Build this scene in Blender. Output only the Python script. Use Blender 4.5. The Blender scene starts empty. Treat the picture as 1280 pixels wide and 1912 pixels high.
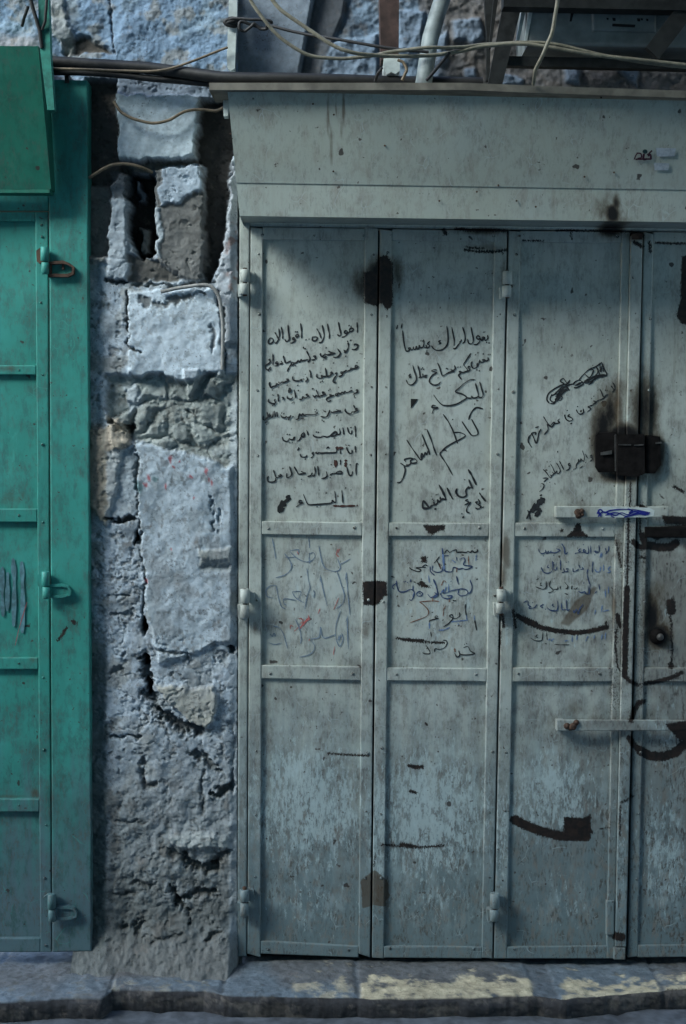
import bpy, math, random
import numpy as np
from mathutils import Matrix, Vector
random.seed(7)
C = bpy.context.scene.collection
SC = bpy.context.scene

# ------------------------------------------------------------------ camera
FPX, DIST, HC = 2700.0, 4.05, 1.618          # focal length in photo pixels, metres to the shutters, eye height
PSI, TH, RHO = math.radians(0.868), math.radians(3.757), math.radians(0.595)
fw = np.array([math.sin(PSI)*math.cos(TH), math.cos(PSI)*math.cos(TH), -math.sin(TH)])
_r = np.array([math.cos(PSI), -math.sin(PSI), 0.0]); _u = np.cross(_r, fw)
rt = _r*math.cos(RHO) + _u*math.sin(RHO); up = -_r*math.sin(RHO) + _u*math.cos(RHO)
cam = bpy.data.objects.new('camera', bpy.data.cameras.new('camera')); C.objects.link(cam)
cam.matrix_world = Matrix(((rt[0], up[0], -fw[0], 0), (rt[1], up[1], -fw[1], -DIST), (rt[2], up[2], -fw[2], HC), (0, 0, 0, 1)))
cam.data.sensor_fit = 'VERTICAL'; cam.data.sensor_height = 36.0; cam.data.lens = FPX/1912*36
cam.data.clip_end = 500; SC.camera = cam

# ------------------------------------------------------------------ light
SUN = np.array([-1.45, -1.0, 1.25]); SUN /= np.linalg.norm(SUN)      # towards the light: up, left, out of the wall
w = bpy.data.worlds.new('World'); SC.world = w; w.use_nodes = True
wn = w.node_tree.nodes; sky = wn.new('ShaderNodeTexSky'); sky.sky_type = 'NISHITA'; sky.sun_disc = False
sky.sun_elevation = math.asin(SUN[2]); sky.sun_rotation = math.atan2(SUN[0], SUN[1])
w.node_tree.links.new(sky.outputs[0], wn['Background'].inputs[0]); wn['Background'].inputs[1].default_value = 0.15
sl = bpy.data.lights.new('sun', 'SUN'); sl.energy = 1.3; sl.angle = math.radians(24); sl.color = (0.88, 0.985, 0.96)
so = bpy.data.objects.new('sun', sl); C.objects.link(so)
so.rotation_euler = Vector(-SUN).to_track_quat('-Z', 'Y').to_euler()
SC.view_settings.view_transform = 'Standard'; SC.view_settings.look = 'None'
SC.view_settings.exposure = 1.85; SC.view_settings.gamma = 1.0

# ------------------------------------------------------------------ helpers: pixels <-> points
def W(px, py, d=0.0):
    """the point seen at photo pixel (px, py) that lies d metres in front of the shutters' plane (y = -d)"""
    px, py, d = np.broadcast_arrays(np.asarray(px, float), np.asarray(py, float), np.asarray(d, float))
    v = fw*FPX + rt*(px-640)[..., None] - up*(py-956)[..., None]
    t = (DIST-d)/v[..., 1]
    p = v*t[..., None]; p[..., 1] -= DIST; p[..., 2] += HC
    return p
def WZ(px, py, z):
    """the point seen at a pixel that lies on the level z"""
    v = fw*FPX + rt*(px-640) - up*(py-956); t = (z-HC)/v[2]; p = v*t
    return np.array([p[0], p[1]-DIST, z])
def PX(P):
    q = np.asarray(P, float) - np.array([0, -DIST, HC]); zc = q@fw
    return 640 + FPX*(q@rt)/zc, 956 - FPX*(q@up)/zc

def _h(ix, iy, s):
    n = (ix.astype(np.int64)*374761393 + iy.astype(np.int64)*668265263 + s*1274126177) & 0xffffffff
    n = ((n ^ (n >> 13))*1274126177) & 0xffffffff
    return ((n ^ (n >> 16)) & 0xffff)/32767.5 - 1.0
def vn(x, y, s=0):
    ix = np.floor(x); iy = np.floor(y); fx = x-ix; fy = y-iy
    fx = fx*fx*(3-2*fx); fy = fy*fy*(3-2*fy)
    a = _h(ix, iy, s); b = _h(ix+1, iy, s); c = _h(ix, iy+1, s); d = _h(ix+1, iy+1, s)
    return (a*(1-fx)+b*fx)*(1-fy) + (c*(1-fx)+d*fx)*fy
def fbm(x, y, sc, octv=4, s=0, gain=.5):
    r = 0; a = 1.0; t = 0; x = x/sc; y = y/sc
    for k in range(octv):
        r = r + a*vn(x+17.3*k, y+9.1*k, s+k*31); t += a; a *= gain; x = x*2.03; y = y*2.03
    return r/t
def ss(a, b, x):
    t = np.clip((x-a)/(b-a), 0, 1); return t*t*(3-2*t)
def sd_line(x, y, pts):
    d = np.full(x.shape, 1e9)
    for (ax, ay), (bx, by) in zip(pts[:-1], pts[1:]):
        vx, vy = bx-ax, by-ay; L = vx*vx+vy*vy+1e-9
        t = np.clip(((x-ax)*vx+(y-ay)*vy)/L, 0, 1)
        d = np.minimum(d, np.hypot(x-ax-t*vx, y-ay-t*vy))
    return d
def sd_poly(x, y, pts):
    """signed distance, positive inside"""
    d = sd_line(x, y, list(pts)+[pts[0]]); ins = np.zeros(x.shape, bool)
    n = len(pts)
    for i in range(n):
        (ax, ay), (bx, by) = pts[i], pts[(i+1) % n]
        if ay == by: continue
        c = ((ay > y) != (by > y)) & (x < (bx-ax)*(y-ay)/(by-ay)+ax); ins ^= c
    return np.where(ins, d, -d)

# ------------------------------------------------------------------ helpers: objects
def obj(name, V, F, mat, parent=None, attrs=None, smooth=False, flat_faces=None):
    me = bpy.data.meshes.new(name)
    V = np.asarray(V, float).reshape(-1, 3)
    me.from_pydata(V.tolist(), [], [list(map(int, f)) for f in F])
    if smooth:
        a = np.ones(len(me.polygons), bool)
        if flat_faces is not None: a[flat_faces] = False
        me.polygons.foreach_set('use_smooth', a)
    me.materials.append(mat)
    for k, v in (attrs or {}).items():
        if v.ndim == 2:
            at = me.attributes.new(k, 'FLOAT_COLOR', 'POINT')
            at.data.foreach_set('color', np.c_[v, np.ones(len(v))].astype(np.float32).ravel())
        else:
            at = me.attributes.new(k, 'FLOAT', 'POINT'); at.data.foreach_set('value', v.astype(np.float32))
    me.update()
    o = bpy.data.objects.new(name, me); C.objects.link(o)
    if parent is not None: put(o, parent)
    return o
def put(o, parent):
    root = parent
    while root.parent: root = root.parent
    o.parent = parent
    if parent.type == 'EMPTY': o.matrix_parent_inverse = Matrix.Translation(-Vector(parent.location))
    return o
def tag(o, label, cat, group=None):
    o['label'] = label; o['category'] = cat
    if group: o['group'] = group
    return o
def thing(name, label, cat, loc, group=None):
    o = bpy.data.objects.new(name, None); C.objects.link(o); o.location = Vector([float(c) for c in loc]); o.empty_display_size = .1
    return tag(o, label, cat, group)
class MB:
    def __init__(s): s.V = []; s.F = []; s.n = 0; s.px = []; s.py = []; s.sm = []
    def add(s, V, F, px=None, py=None, smooth=False):
        V = np.asarray(V, float).reshape(-1, 3)
        s.V.append(V); s.F += [[i+s.n for i in f] for f in F]; s.n += len(V); s.sm += [smooth]*len(F)
        if px is None: px, py = PX(V)
        s.px.append(np.ravel(px)); s.py.append(np.ravel(py)); return s
    def build(s, name, mat, parent=None, attr=None):
        px = np.concatenate(s.px); py = np.concatenate(s.py)
        flat = np.where(~np.array(s.sm))[0]
        return obj(name, np.concatenate(s.V), s.F, mat, parent, attr(px, py) if attr else None, any(s.sm), flat)
def gridF(n, m, wrap=False):
    i, j = np.meshgrid(np.arange(n-1), np.arange(m-1), indexing='ij')
    a = (i*m+j).ravel(); return np.stack([a, a+m, a+m+1, a+1], 1)
def lx(t, y):                                   # a leaning vertical: its x at row 430 and at row 1790
    return t + 0*y if np.isscalar(t) else t[0] + (t[1]-t[0])*(y-430)/1360.0
def slab(mb, xl, xr, yt, yb, df, db, step=3.0, bev=.0014, wob=0.0, seed=0):
    """a plate seen between two leaning verticals and two sloping rows; front at depth df, sides back to db"""
    yt = (yt, yt) if np.isscalar(yt) else yt; yb = (yb, yb) if np.isscalar(yb) else yb
    ym = (yt[0]+yb[0])/2; wpx = abs(lx(xr, ym)-lx(xl, ym)); hpx = abs(yb[0]-yt[0])
    e = 1.2
    def cuts(L):
        n = max(2, int(L/step)); return np.concatenate([[0, 0, e/L], np.linspace(0, 1, n+1)[1:-1], [1-e/L, 1, 1]])
    u = cuts(wpx); v = cuts(hpx); nu, nv = len(u), len(v)
    U, Vv = np.meshgrid(u, v, indexing='ij')
    y = (yt[0]+(yt[1]-yt[0])*U)*(1-Vv) + (yb[0]+(yb[1]-yb[0])*U)*Vv
    x = lx(xl, y)*(1-U) + lx(xr, y)*U
    lev = np.zeros(U.shape, int)                # 2 front, 1 bevel, 0 back
    iu = np.minimum(np.arange(nu), nu-1-np.arange(nu)); iv = np.minimum(np.arange(nv), nv-1-np.arange(nv))
    lev = np.minimum(np.minimum(iu[:, None], iv[None, :]), 2)
    P = W(x, y, df); dd = np.where(lev == 2, df, np.where(lev == 1, df-bev, db))
    if wob:
        dd = dd + np.where(lev == 2, wob*fbm(x, y, 120, 2, seed), 0)
    P[..., 1] = -dd
    F = gridF(nu, nv); keep = lev.ravel()[F].min(1) >= 1
    mb.add(P, F[~keep], x, y); base = mb.n - nu*nv
    mb.F += (F[keep]+base).tolist(); mb.sm += [True]*int(keep.sum())
    return mb
def box(mb, x0, y0, x1, y1, df, db):
    """small box: front outline in pixels at depth df, back at db"""
    P = W(np.array([x0, x1, x1, x0]), np.array([y0, y0, y1, y1]), df); Q = P.copy(); Q[:, 1] = -db
    return mb.add(np.r_[P, Q], [(0, 3, 2, 1), (0, 1, 5, 4), (1, 2, 6, 5), (2, 3, 7, 6), (3, 0, 4, 7), (4, 5, 6, 7)])
def prism(mb, pts, df, db):
    a = np.array(pts, float); n = len(a); P = W(a[:, 0], a[:, 1], df); Q = P.copy(); Q[:, 1] = -db
    return mb.add(np.r_[P, Q], [tuple(range(n-1, -1, -1)), tuple(range(n, 2*n))] + [(i, (i+1) % n, (i+1) % n+n, i+n) for i in range(n)])
def smooth_path(P, n=8):
    P = np.asarray(P, float); Q = np.r_[[2*P[0]-P[1]], P, [2*P[-1]-P[-2]]]; out = []
    for i in range(1, len(Q)-2):
        p0, p1, p2, p3 = Q[i-1:i+3]
        for t in np.linspace(0, 1, n, endpoint=False):
            out.append(.5*((2*p1)+(-p0+p2)*t+(2*p0-5*p1+4*p2-p3)*t*t+(-p0+3*p1-3*p2+p3)*t**3))
    out.append(P[-1]); return np.array(out)
def tube(mb, P, r, seg=8, cap=True, wob=0.0):
    P = np.asarray(P, float); n = len(P); r = np.broadcast_to(np.asarray(r, float), (n,))
    T = np.gradient(P, axis=0); T /= np.linalg.norm(T, axis=1)[:, None]+1e-12
    ref = np.array([0, 1.0, 0]) if abs(T[0][1]) < .9 else np.array([1.0, 0, 0])
    V = []
    for i in range(n):
        a = np.cross(T[i], ref); a /= np.linalg.norm(a); b = np.cross(T[i], a)
        for k in range(seg):
            an = 2*math.pi*k/seg; V.append(P[i] + r[i]*(math.cos(an)*a+math.sin(an)*b))
    F = [(i*seg+k, i*seg+(k+1) % seg, (i+1)*seg+(k+1) % seg, (i+1)*seg+k) for i in range(n-1) for k in range(seg)]
    mb.add(V, F, smooth=True)
    if cap: mb.add(V[:seg], [tuple(range(seg-1, -1, -1))]); mb.add(V[-seg:], [tuple(range(seg))])
    return mb

# ------------------------------------------------------------------ helpers: materials
class NT:
    def __init__(s, name):
        s.m = bpy.data.materials.new(name); s.m.use_nodes = True; s.t = s.m.node_tree; s.b = s.t.nodes['Principled BSDF']
    def n(s, typ, ins=None, **kw):
        x = s.t.nodes.new('ShaderNode'+typ)
        for k, v in kw.items(): setattr(x, k, v)
        for k, v in (ins or {}).items(): s.set(x.inputs[k], v)
        return x
    def set(s, sock, v):
        if isinstance(v, bpy.types.NodeSocket): s.t.links.new(v, sock)
        else:
            if isinstance(v, tuple) and len(v) == 3 and sock.type == 'RGBA': v = v+(1.0,)
            sock.default_value = v
    def math(s, op, a, b=0.0, c=0.0, clamp=False):
        return s.n('Math', {0: a, 1: b, 2: c}, operation=op, use_clamp=clamp).outputs[0]
    def mix(s, f, a, b, mode='MIX'):
        x = s.n('Mix', data_type='RGBA', blend_type=mode); s.set(x.inputs[0], f); s.set(x.inputs[6], a); s.set(x.inputs[7], b); return x.outputs[2]
    def step(s, v, a, b):
        return s.n('MapRange', {0: v, 1: a, 2: b, 3: 0.0, 4: 1.0}, interpolation_type='SMOOTHSTEP').outputs[0]
    def attr(s, k, col=False):
        x = s.n('Attribute', attribute_name=k); return x.outputs['Color' if col else 'Fac']
    def pos(s, sx=1, sy=1, sz=1):
        g = s.n('NewGeometry').outputs['Position']
        return s.n('VectorMath', {0: g, 1: (sx, sy, sz)}, operation='MULTIPLY').outputs[0]
    def noise(s, vec, scale, detail=5, rough=.55, out=0, dist=0.0):
        return s.n('TexNoise', {'Vector': vec, 'Scale': scale, 'Detail': detail, 'Roughness': rough, 'Distortion': dist}).outputs[out]
    def fin(s, col, rough=.6, bump=None, bstr=.3, bdist=.002, spec=.4, metal=0.0):
        s.set(s.b.inputs['Base Color'], col); s.set(s.b.inputs['Roughness'], rough); s.set(s.b.inputs['Metallic'], metal)
        s.set(s.b.inputs['Specular IOR Level'], spec)
        if bump is not None:
            bn = s.n('Bump', {'Strength': bstr, 'Distance': bdist, 'Height': bump}); s.t.links.new(bn.outputs[0], s.b.inputs['Normal'])
        return s.m
def plain(name, c, rough=.6, var=.35, scale=40, metal=0.0, bstr=.25, spec=.4, c2=None):
    t = NT(name); p = t.pos(); n = t.noise(p, scale, 6); n2 = t.noise(p, scale*.17, 4)
    f = t.math('MULTIPLY_ADD', n, .6, t.math('MULTIPLY', n2, .4))
    dk = c2 or tuple(x*(1-var) for x in c); lt = tuple(min(1, x*(1+var*.6)) for x in c)
    return t.fin(t.mix(t.step(f, .35, .65), dk, lt), rough, n, bstr, .002, spec, metal)
def paint(name, c1, c2, streakc, grimec, dust_skylightc, dust_skylight_z, spot=.5, scuffc=(.43, .54, .56)):
    t = NT(name); p = t.pos()
    big = t.noise(p, 3.2, 5, .6); mid = t.noise(p, 14, 6, .6); fine = t.noise(p, 230, 4, .6)
    st = t.noise(t.pos(22, 22, 1.6), 1.6, 6, .65)
    col = t.mix(t.step(big, .35, .65), c1, c2)
    # run-down streaks and rubbed grime
    col = t.mix(t.math('MULTIPLY', t.step(st, .5, .78), .55), col, streakc)
    g = t.math('MULTIPLY', t.step(t.math('ADD', mid, t.math('MULTIPLY', t.attr('grime'), .5)), .54, .9), .8)
    col = t.mix(g, col, grimec)
    z = t.n('SeparateXYZ', {0: p}).outputs[2]
    dz = t.step(t.math('ADD', z, t.math('MULTIPLY', t.math('SUBTRACT', st, .5), 1.1)), dust_skylight_z[1], dust_skylight_z[0])
    col = t.mix(t.math('MULTIPLY', dz, dust_skylight_z[2]), col, dust_skylightc)  # dust low down; on the shutters its colour also carries bluish light
    ml = t.noise(t.pos(48, 48, 20), 1.0, 8, .75); col = t.mix(t.math('MULTIPLY', t.step(ml, .47, .66), t.math('MULTIPLY_ADD', t.attr('grime'), .95, .3)), col, grimec)
    # scrubbed pale scuffs
    ns = t.noise(t.pos(80, 80, 26), 1.0, 9, .78); sa = t.attr('scuff')
    sc = t.math('MULTIPLY', t.step(t.math('ADD', ns, t.math('MULTIPLY_ADD', sa, .30, -.215)), .455, .55), t.step(sa, .05, .3))
    col = t.mix(t.math('MULTIPLY', sc, .68), col, scuffc)
    sc3 = t.math('MULTIPLY', t.step(t.noise(t.pos(30, 30, 11), 1.0, 8, .7), .44, .62), t.step(sa, .1, .7)); col = t.mix(t.math('MULTIPLY', sc3, .5), col, scuffc)
    sc2 = t.math('MULTIPLY', t.step(t.noise(t.pos(130, 130, 40), 1.0, 7, .74), .50, .60), t.math('MULTIPLY', t.step(mid, .38, .58), t.math('MULTIPLY_ADD', t.attr('grime'), 1.0, .16)))
    col = t.mix(sc2, col, (.085, .085, .08))
    # thin scratches
    wv = t.n('TexVoronoi', {'Vector': t.n('VectorMath', {0: t.pos(9, 9, 5), 1: t.n('TexNoise', {'Vector': p, 'Scale': 7.0}).outputs[1]}, operation='ADD').outputs[0], 'Scale': 2.2}, feature='DISTANCE_TO_EDGE').outputs['Distance']
    col = t.mix(t.math('MULTIPLY', t.math('MULTIPLY', t.step(wv, .012, .004), t.step(mid, .5, .62)), .45), col, scuffc)
    # pin-head rust and knocks
    k = t.noise(p, 75, 3, .5); col = t.mix(t.math('MULTIPLY', t.step(k, .70-.02*spot, .735), .85), col, (.05, .035, .03))
    k2 = t.noise(t.pos(1, 1, 1), 31, 2, .4); k3 = t.step(k2, .735, .76); col = t.mix(t.math('MULTIPLY', k3, .9), col, (.035, .027, .025))
    # brown handling stains
    br = t.step(t.math('ADD', t.attr('brown'), t.math('MULTIPLY', t.math('SUBTRACT', mid, .5), .9)), .25, .8)
    col = t.mix(t.math('MULTIPLY', br, .75), col, (.075, .05, .028))
    # soot
    s = t.math('ADD', t.attr('soot'), t.math('MULTIPLY', t.math('SUBTRACT', t.noise(t.pos(48, 48, 22), 1.0, 8, .75), .5), .75))
    col = t.mix(t.math('MULTIPLY', t.step(s, .12, .6), .8), col, (.07, .045, .02))
    col = t.mix(t.step(s, .38, .85), col, (.006, .005, .005))
    # peeled paint
    cn = t.math('ADD', t.math('MULTIPLY', t.math('SUBTRACT', t.noise(t.pos(300, 300, 190), 1.0, 5, .72), .5), 16.0), t.attr('chip'))
    cf = t.step(cn, -.6, .9)
    col = t.mix(cf, col, t.mix(t.step(t.noise(p, 60, 6, .7), .35, .7), (.008, .007, .007), (.032, .020, .015)))
    bump = t.math('ADD', t.math('MULTIPLY', fine, .35), t.math('MULTIPLY', mid, .5)); bump = t.math('SUBTRACT', bump, t.math('MULTIPLY', cf, .5))
    return t.fin(col, t.math('MULTIPLY_ADD', mid, .25, .42), bump, .35, .0012, .35)
def wallmat(name, bstr=.3):
    t = NT(name); p = t.pos(); a = t.noise(p, 45, 8, .68); b = t.noise(p, 170, 5, .65); c = t.noise(p, 9, 5, .6)
    col = t.attr('col', True)
    f = t.math('MULTIPLY_ADD', a, 1.2, .38); col = t.mix(1.0, col, t.n('CombineColor', {0: f, 1: f, 2: f}).outputs[0], 'MULTIPLY')
    col = t.mix(t.math('MULTIPLY', t.step(b, .56, .68), t.math('MULTIPLY', t.step(c, .40, .60), .8)), col, (.06, .052, .048))
    col = t.mix(t.math('MULTIPLY', t.step(t.noise(p, 21, 6, .7), .58, .7), .45), col, (.17, .145, .125))
    return t.fin(col, .85, t.math('ADD', t.math('MULTIPLY', a, 1.0), t.math('MULTIPLY', b, .45)), bstr, .006, .2)

M = {}
M['white'] = paint('shutter_paint', (.405, .44, .40), (.445, .49, .465), (.27, .27, .225), (.18, .18, .165), (.125, .185, .205), (.12, 1.1, .9))  # low dust tinted blue to imitate the bluish light near the ground
M['green'] = paint('green_paint', (.030, .235, .195), (.042, .285, .245), (.018, .13, .115), (.03, .085, .08), (.085, .14, .165), (.15, .80, .95), .2, (.05, .32, .27))
M['hoodgreen'] = paint('green_hood_paint', (.008, .125, .085), (.011, .145, .10), (.008, .08, .06), (.008, .07, .05), (.05, .1, .1), (-3, -2, 0), 0, (.015, .16, .11))
M['hood'] = paint('hood_paint', (.345, .385, .345), (.36, .41, .385), (.27, .27, .23), (.24, .23, .20), (.2, .2, .2), (-3, -2, 0), -.4)
M['wall'] = wallmat('old_plastered_stone')
M['step'] = wallmat('worn_step_stone', .6)
M['road'] = plain('paving', (.10, .115, .135), .75, .45, 26, bstr=.6)
M['ink'] = plain('black_marker', (.008, .008, .010), .5, .2, 120, c2=(.035, .037, .038))
M['blueink'] = plain('blue_marker', (.012, .018, .19), .5, .3, 90)
M['fadedblue'] = plain('faded_blue_pen', (.14, .22, .38), .6, .35, 260)
M['pencil'] = plain('grey_blue_crayon', (.17, .23, .30), .7, .35, 300)
M['darkblue'] = plain('dark_blue_pen', (.045, .075, .16), .6, .45, 200)
M['red'] = plain('red_crayon', (.42, .13, .12), .7, .35, 300)
M['orange'] = plain('rusty_crayon', (.22, .10, .06), .7, .4, 300)
M['brownmark'] = plain('brown_smear', (.06, .025, .02), .7, .4, 200)
M['rust'] = plain('rusty_steel', (.075, .045, .032), .75, .6, 60, .3, .5)
M['steel'] = plain('dark_steel', (.02, .022, .022), .6, .5, 50, .3)
M['blackpipe'] = plain('black_hose', (.012, .012, .012), .55, .6, 60)
M['beige'] = plain('beige_cable', (.21, .195, .145), .6, .35, 70)
M['tan'] = plain('tan_cable', (.17, .13, .085), .6, .4, 70)
M['darkcable'] = plain('dark_cable', (.025, .025, .026), .6, .5, 70)
M['pvc'] = plain('pale_pvc', (.50, .56, .55), .5, .3, 35)
M['pipe'] = plain('grey_pipe_plastic', (.22, .26, .26), .55, .4, 25)
M['ac'] = plain('air_conditioner_casing', (.17, .195, .195), .5, .25, 30)
M['dark'] = plain('unlit_gap_dark', (.01, .01, .01), .9, .3, 30)
M['lock'] = plain('burnt_lock_metal', (.009, .008, .008), .85, .6, 60, 0, .7, .12)
M['lockworn'] = plain('worn_lock_edge', (.07, .07, .068), .5, .5, 80, .2)
M['concrete'] = plain('concrete', (.2, .2, .2), .9, .3, 12)
M['bounce_wash'] = plain('bluish_bounce_wash', (.17, .27, .30), .9, .3, 8)  # unseen facing wall, tinted blue to bounce light on to the shutters
M['greenbar'] = plain('green_bar_paint', (.02, .17, .13), .55, .5, 60)
M['redrust'] = plain('red_brown_rust', (.06, .035, .03), .8, .55, 30)
M['greycable'] = plain('grey_cable', (.26, .26, .25), .6, .35, 60)

# ------------------------------------------------------------------ wear of the shutters (photo pixels)
L_ = lambda s: [tuple(map(float, q.split(','))) for q in s.split()]
CHIP_P = [L_(s) for s in (
 '678,508 700,505 705,480 722,475 733,492 733,570 722,580 712,566 703,572 680,566',
 '676,1086 705,1083 722,1087 723,1112 716,1115 707,1128 700,1131 678,1130',
 
 '788,980 832,980 829,992 822,990 805,1000 796,991', '1052,1524 1088,1527 1103,1519 1104,1548 1110,1556 1050,1566',
 '1077,976 1069,990 1056,1003 1100,1003 1086,990 1083,976', '785,1038 797,1039 796,1051 786,1051',
 '769,1085 782,1089 786,1080 794,1090 805,1098 788,1097', '1216,985 1290,978 1290,1004 1240,1003 1225,1010 1213,1000',
 '1235,962 1292,965 1292,982 1240,978', '1240,1352 1290,1344 1290,1382 1268,1384 1258,1372', '1262,590 1270,560 1272,480 1290,470 1290,610 1272,604')]
CHIP_L = [(L_(s), r) for s, r in (
 ('613,1407 640,1409 672,1410 688,1411', 2.2), ('764,1430 776,1433 788,1432', 4), ('766,1477 776,1480', 3), ('795,1351 796,1352', 2.5),
 ('712,1577 735,1579 760,1582 790,1582 828,1579', 2.4), ('750,1577 775,1581', 4), ('868,466 890,470 925,470 946,466', 2.6), ('870,462 900,464', 2),
 ('852,427 880,430 915,430 945,431', 3.2), ('828,429 832,436', 4), ('740,1191 770,1196 800,1199 828,1200', 2.2), ('752,1194 790,1197', 3.6),
 ('966,1150 985,1162 1010,1172 1040,1178 1075,1182 1105,1178 1132,1171', 5.0), ('1131,1162 1132,1172', 2.5), ('975,1155 1000,1166', 6),
 ('960,1530 980,1540 1010,1552 1045,1561 1095,1562', 9), ('1048,990 1049,992', 3), ('1173,958 1173,1000 1172,1040 1170,1100', 2.4),
 ('1170,1098 1169,1140 1167,1200 1166,1262', 6.0), ('1166,1262 1176,1272 1188,1278', 4), ('1153,1150 1157,1168', 5), ('1150,1175 1149,1215 1153,1245 1157,1252', 2.2),
 ('1183,1012 1192,1020 1201,1022', 6), ('1199,1000 1205,1020', 7), ('1212,1018 1230,1022 1250,1022 1262,1014', 8), ('1252,1126 1253,1140', 9),
 ('1250,1150 1254,1165 1252,1180 1255,1210 1253,1238', 2.2), ('1252,1240 1253,1244', 5), ('1205,1276 1230,1272 1255,1265 1272,1256', 4.2),
 ('1178,1345 1184,1325 1192,1312 1202,1309', 5), ('1175,1378 1184,1392 1196,1402', 6), ('1196,1402 1215,1412 1240,1412 1262,1404 1276,1390', 9),
 ('1160,1498 1170,1494 1182,1486', 2.2), ('1158,1505 1157,1560', 1.8), ('1150,1748 1160,1750', 8), ('1194,965 1195,1000', 2.5), ('1177,900 1175,955', 2),
 ('1180,438 1200,440', 3), ('1184,452 1198,460', 4), ('1212,452 1214,470', 3), ('1065,432 1068,446', 2), ('975,449 1015,450', 1.6), ('1225,453 1280,455', 2.2),
 ('1040,430 1100,431 1180,433', 2), ('698,1618 700,1600', 1.5), ('660,735 662,742', 1.6), ('1150,1010 1160,1060', 2), ('938,1148 940,1170', 3),
 ('958,1140 962,1172', 3), ('934,1180 932,1210', 2.4), ('1120,1548 1138,1546', 1.6), ('1196,945 1206,950', 4), ('1196,1040 1204,1042', 3), ('1258,908 1275,918', 3))]
SOOT = [(1126, 828, 24, 46, 1.25), (1165, 818, 56, 34, 1.1), (1225, 845, 17, 48, 1.05), (1138, 775, 20, 60, .8), (1206, 765, 22, 100, .75), (1160, 890, 50, 16, .9), (1190, 720, 60, 60, .3), (706, 525, 26, 44, 1.2), (676, 530, 24, 42, .62), (742, 518, 20, 48, .55), (1167, 838, 52, 44, 1.5), (1125, 795, 30, 58, .85), (1145, 745, 34, 62, .55),
 (1196, 770, 26, 90, .75), (1215, 770, 24, 90, .7), (1170, 720, 40, 90, .28), (1232, 845, 12, 45, .8), (1216, 1150, 18, 50, .95), (1228, 1187, 26, 26, 1.2), (1225, 1110, 40, 40, .4),
 (1143, 398, 15, 20, 1.1), (1150, 380, 10, 26, .75), (1128, 390, 26, 30, .5), (1140, 370, 34, 50, .34), (1140, 428, 26, 16, 1.1), (1150, 412, 50, 14, .4), (1070, 1322, 22, 22, .42), (1085, 950, 30, 22, .35), (905, 462, 50, 10, .45), (1180, 440, 40, 16, .5), (900, 432, 70, 10, .6)]
BROWN = [(944, 1030, 12, 50, 1.0), (938, 1075, 12, 40, .9), (940, 500, 10, 60, .5), (1155, 760, 12, 80, .6), (1190, 560, 14, 140, .4), (938, 1030, 9, 32, .9), (934, 1085, 10, 22, .7), (1146, 1140, 6, 36, .9), (1155, 1020, 14, 30, .6), (945, 1060, 14, 40, .4), (1080, 1120, 16, 16, .3), (1205, 1080, 8, 90, .5),
 (1100, 1105, 14, 12, .5), (1075, 1130, 20, 14, .6), (1060, 1155, 14, 10, .4), (590, 870, 26, 40, .22), (760, 375, 60, 22, .35), (690, 370, 60, 30, .35), (600, 875, 8, 30, .3), (683, 1180, 10, 40, .45), (740, 490, 14, 60, .5),
 (476, 1175, 7, 25, .6), (1180, 720, 20, 120, .3), (1260, 1000, 20, 20, .5), (812, 870, 50, 50, .2), (612, 215, 4, 50, .95), (641, 200, 4, 42, .95), (627, 205, 3, 26, .8), (618, 270, 5, 60, .8), (637, 245, 5, 30, .7), (556, 230, 3, 60, .35), (1240, 295, 40, 18, .2), (1243, 284, 5, 8, .8)]
SCUFF = [(575, 1500, 150, 150, .95), (800, 1520, 150, 160, 1.0), (1030, 1480, 130, 110, .85), (580, 1120, 140, 160, .42), (820, 1120, 140, 160, .5), (1050, 1130, 130, 140, .45), (580, 1690, 140, 90, .5), (810, 1680, 140, 90, .5), (1050, 1680, 120, 90, .45), (1240, 1600, 70, 160, .7), (1240, 1350, 60, 120, .5), (700, 1560, 26, 160, .8), (935, 1560, 26, 160, .7), (1160, 1550, 20, 220, .6), (560, 1480, 95, 75, .85), (660, 1510, 60, 60, .6), (790, 1500, 95, 85, .9), (815, 1560, 90, 70, .6), (1010, 1470, 70, 60, .75), (705, 1480, 14, 60, .8), (1090, 1470, 40, 50, .55), (930, 1510, 20, 80, .6), (520, 1400, 60, 60, .35), (1110, 958, 60, 10, .3), (1230, 1500, 50, 70, .5), (945, 1190, 10, 40, .8), (770, 1145, 60, 50, .5), (760, 1040, 60, 40, .3), (1090, 1085, 60, 50, .4), (1150, 600, 8, 100, .3)]
def blobs(px, py, L):
    r = np.zeros(px.shape)
    for x, y, a, b, s in L: r = np.maximum(r, s*np.exp(-1.1*(((px-x)/a)**2+((py-y)/b)**2)**.9))
    return r
SMEAR = '1042,1166 1072,1122 1108,1092 1118,1096 1098,1138 1062,1172'
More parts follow.
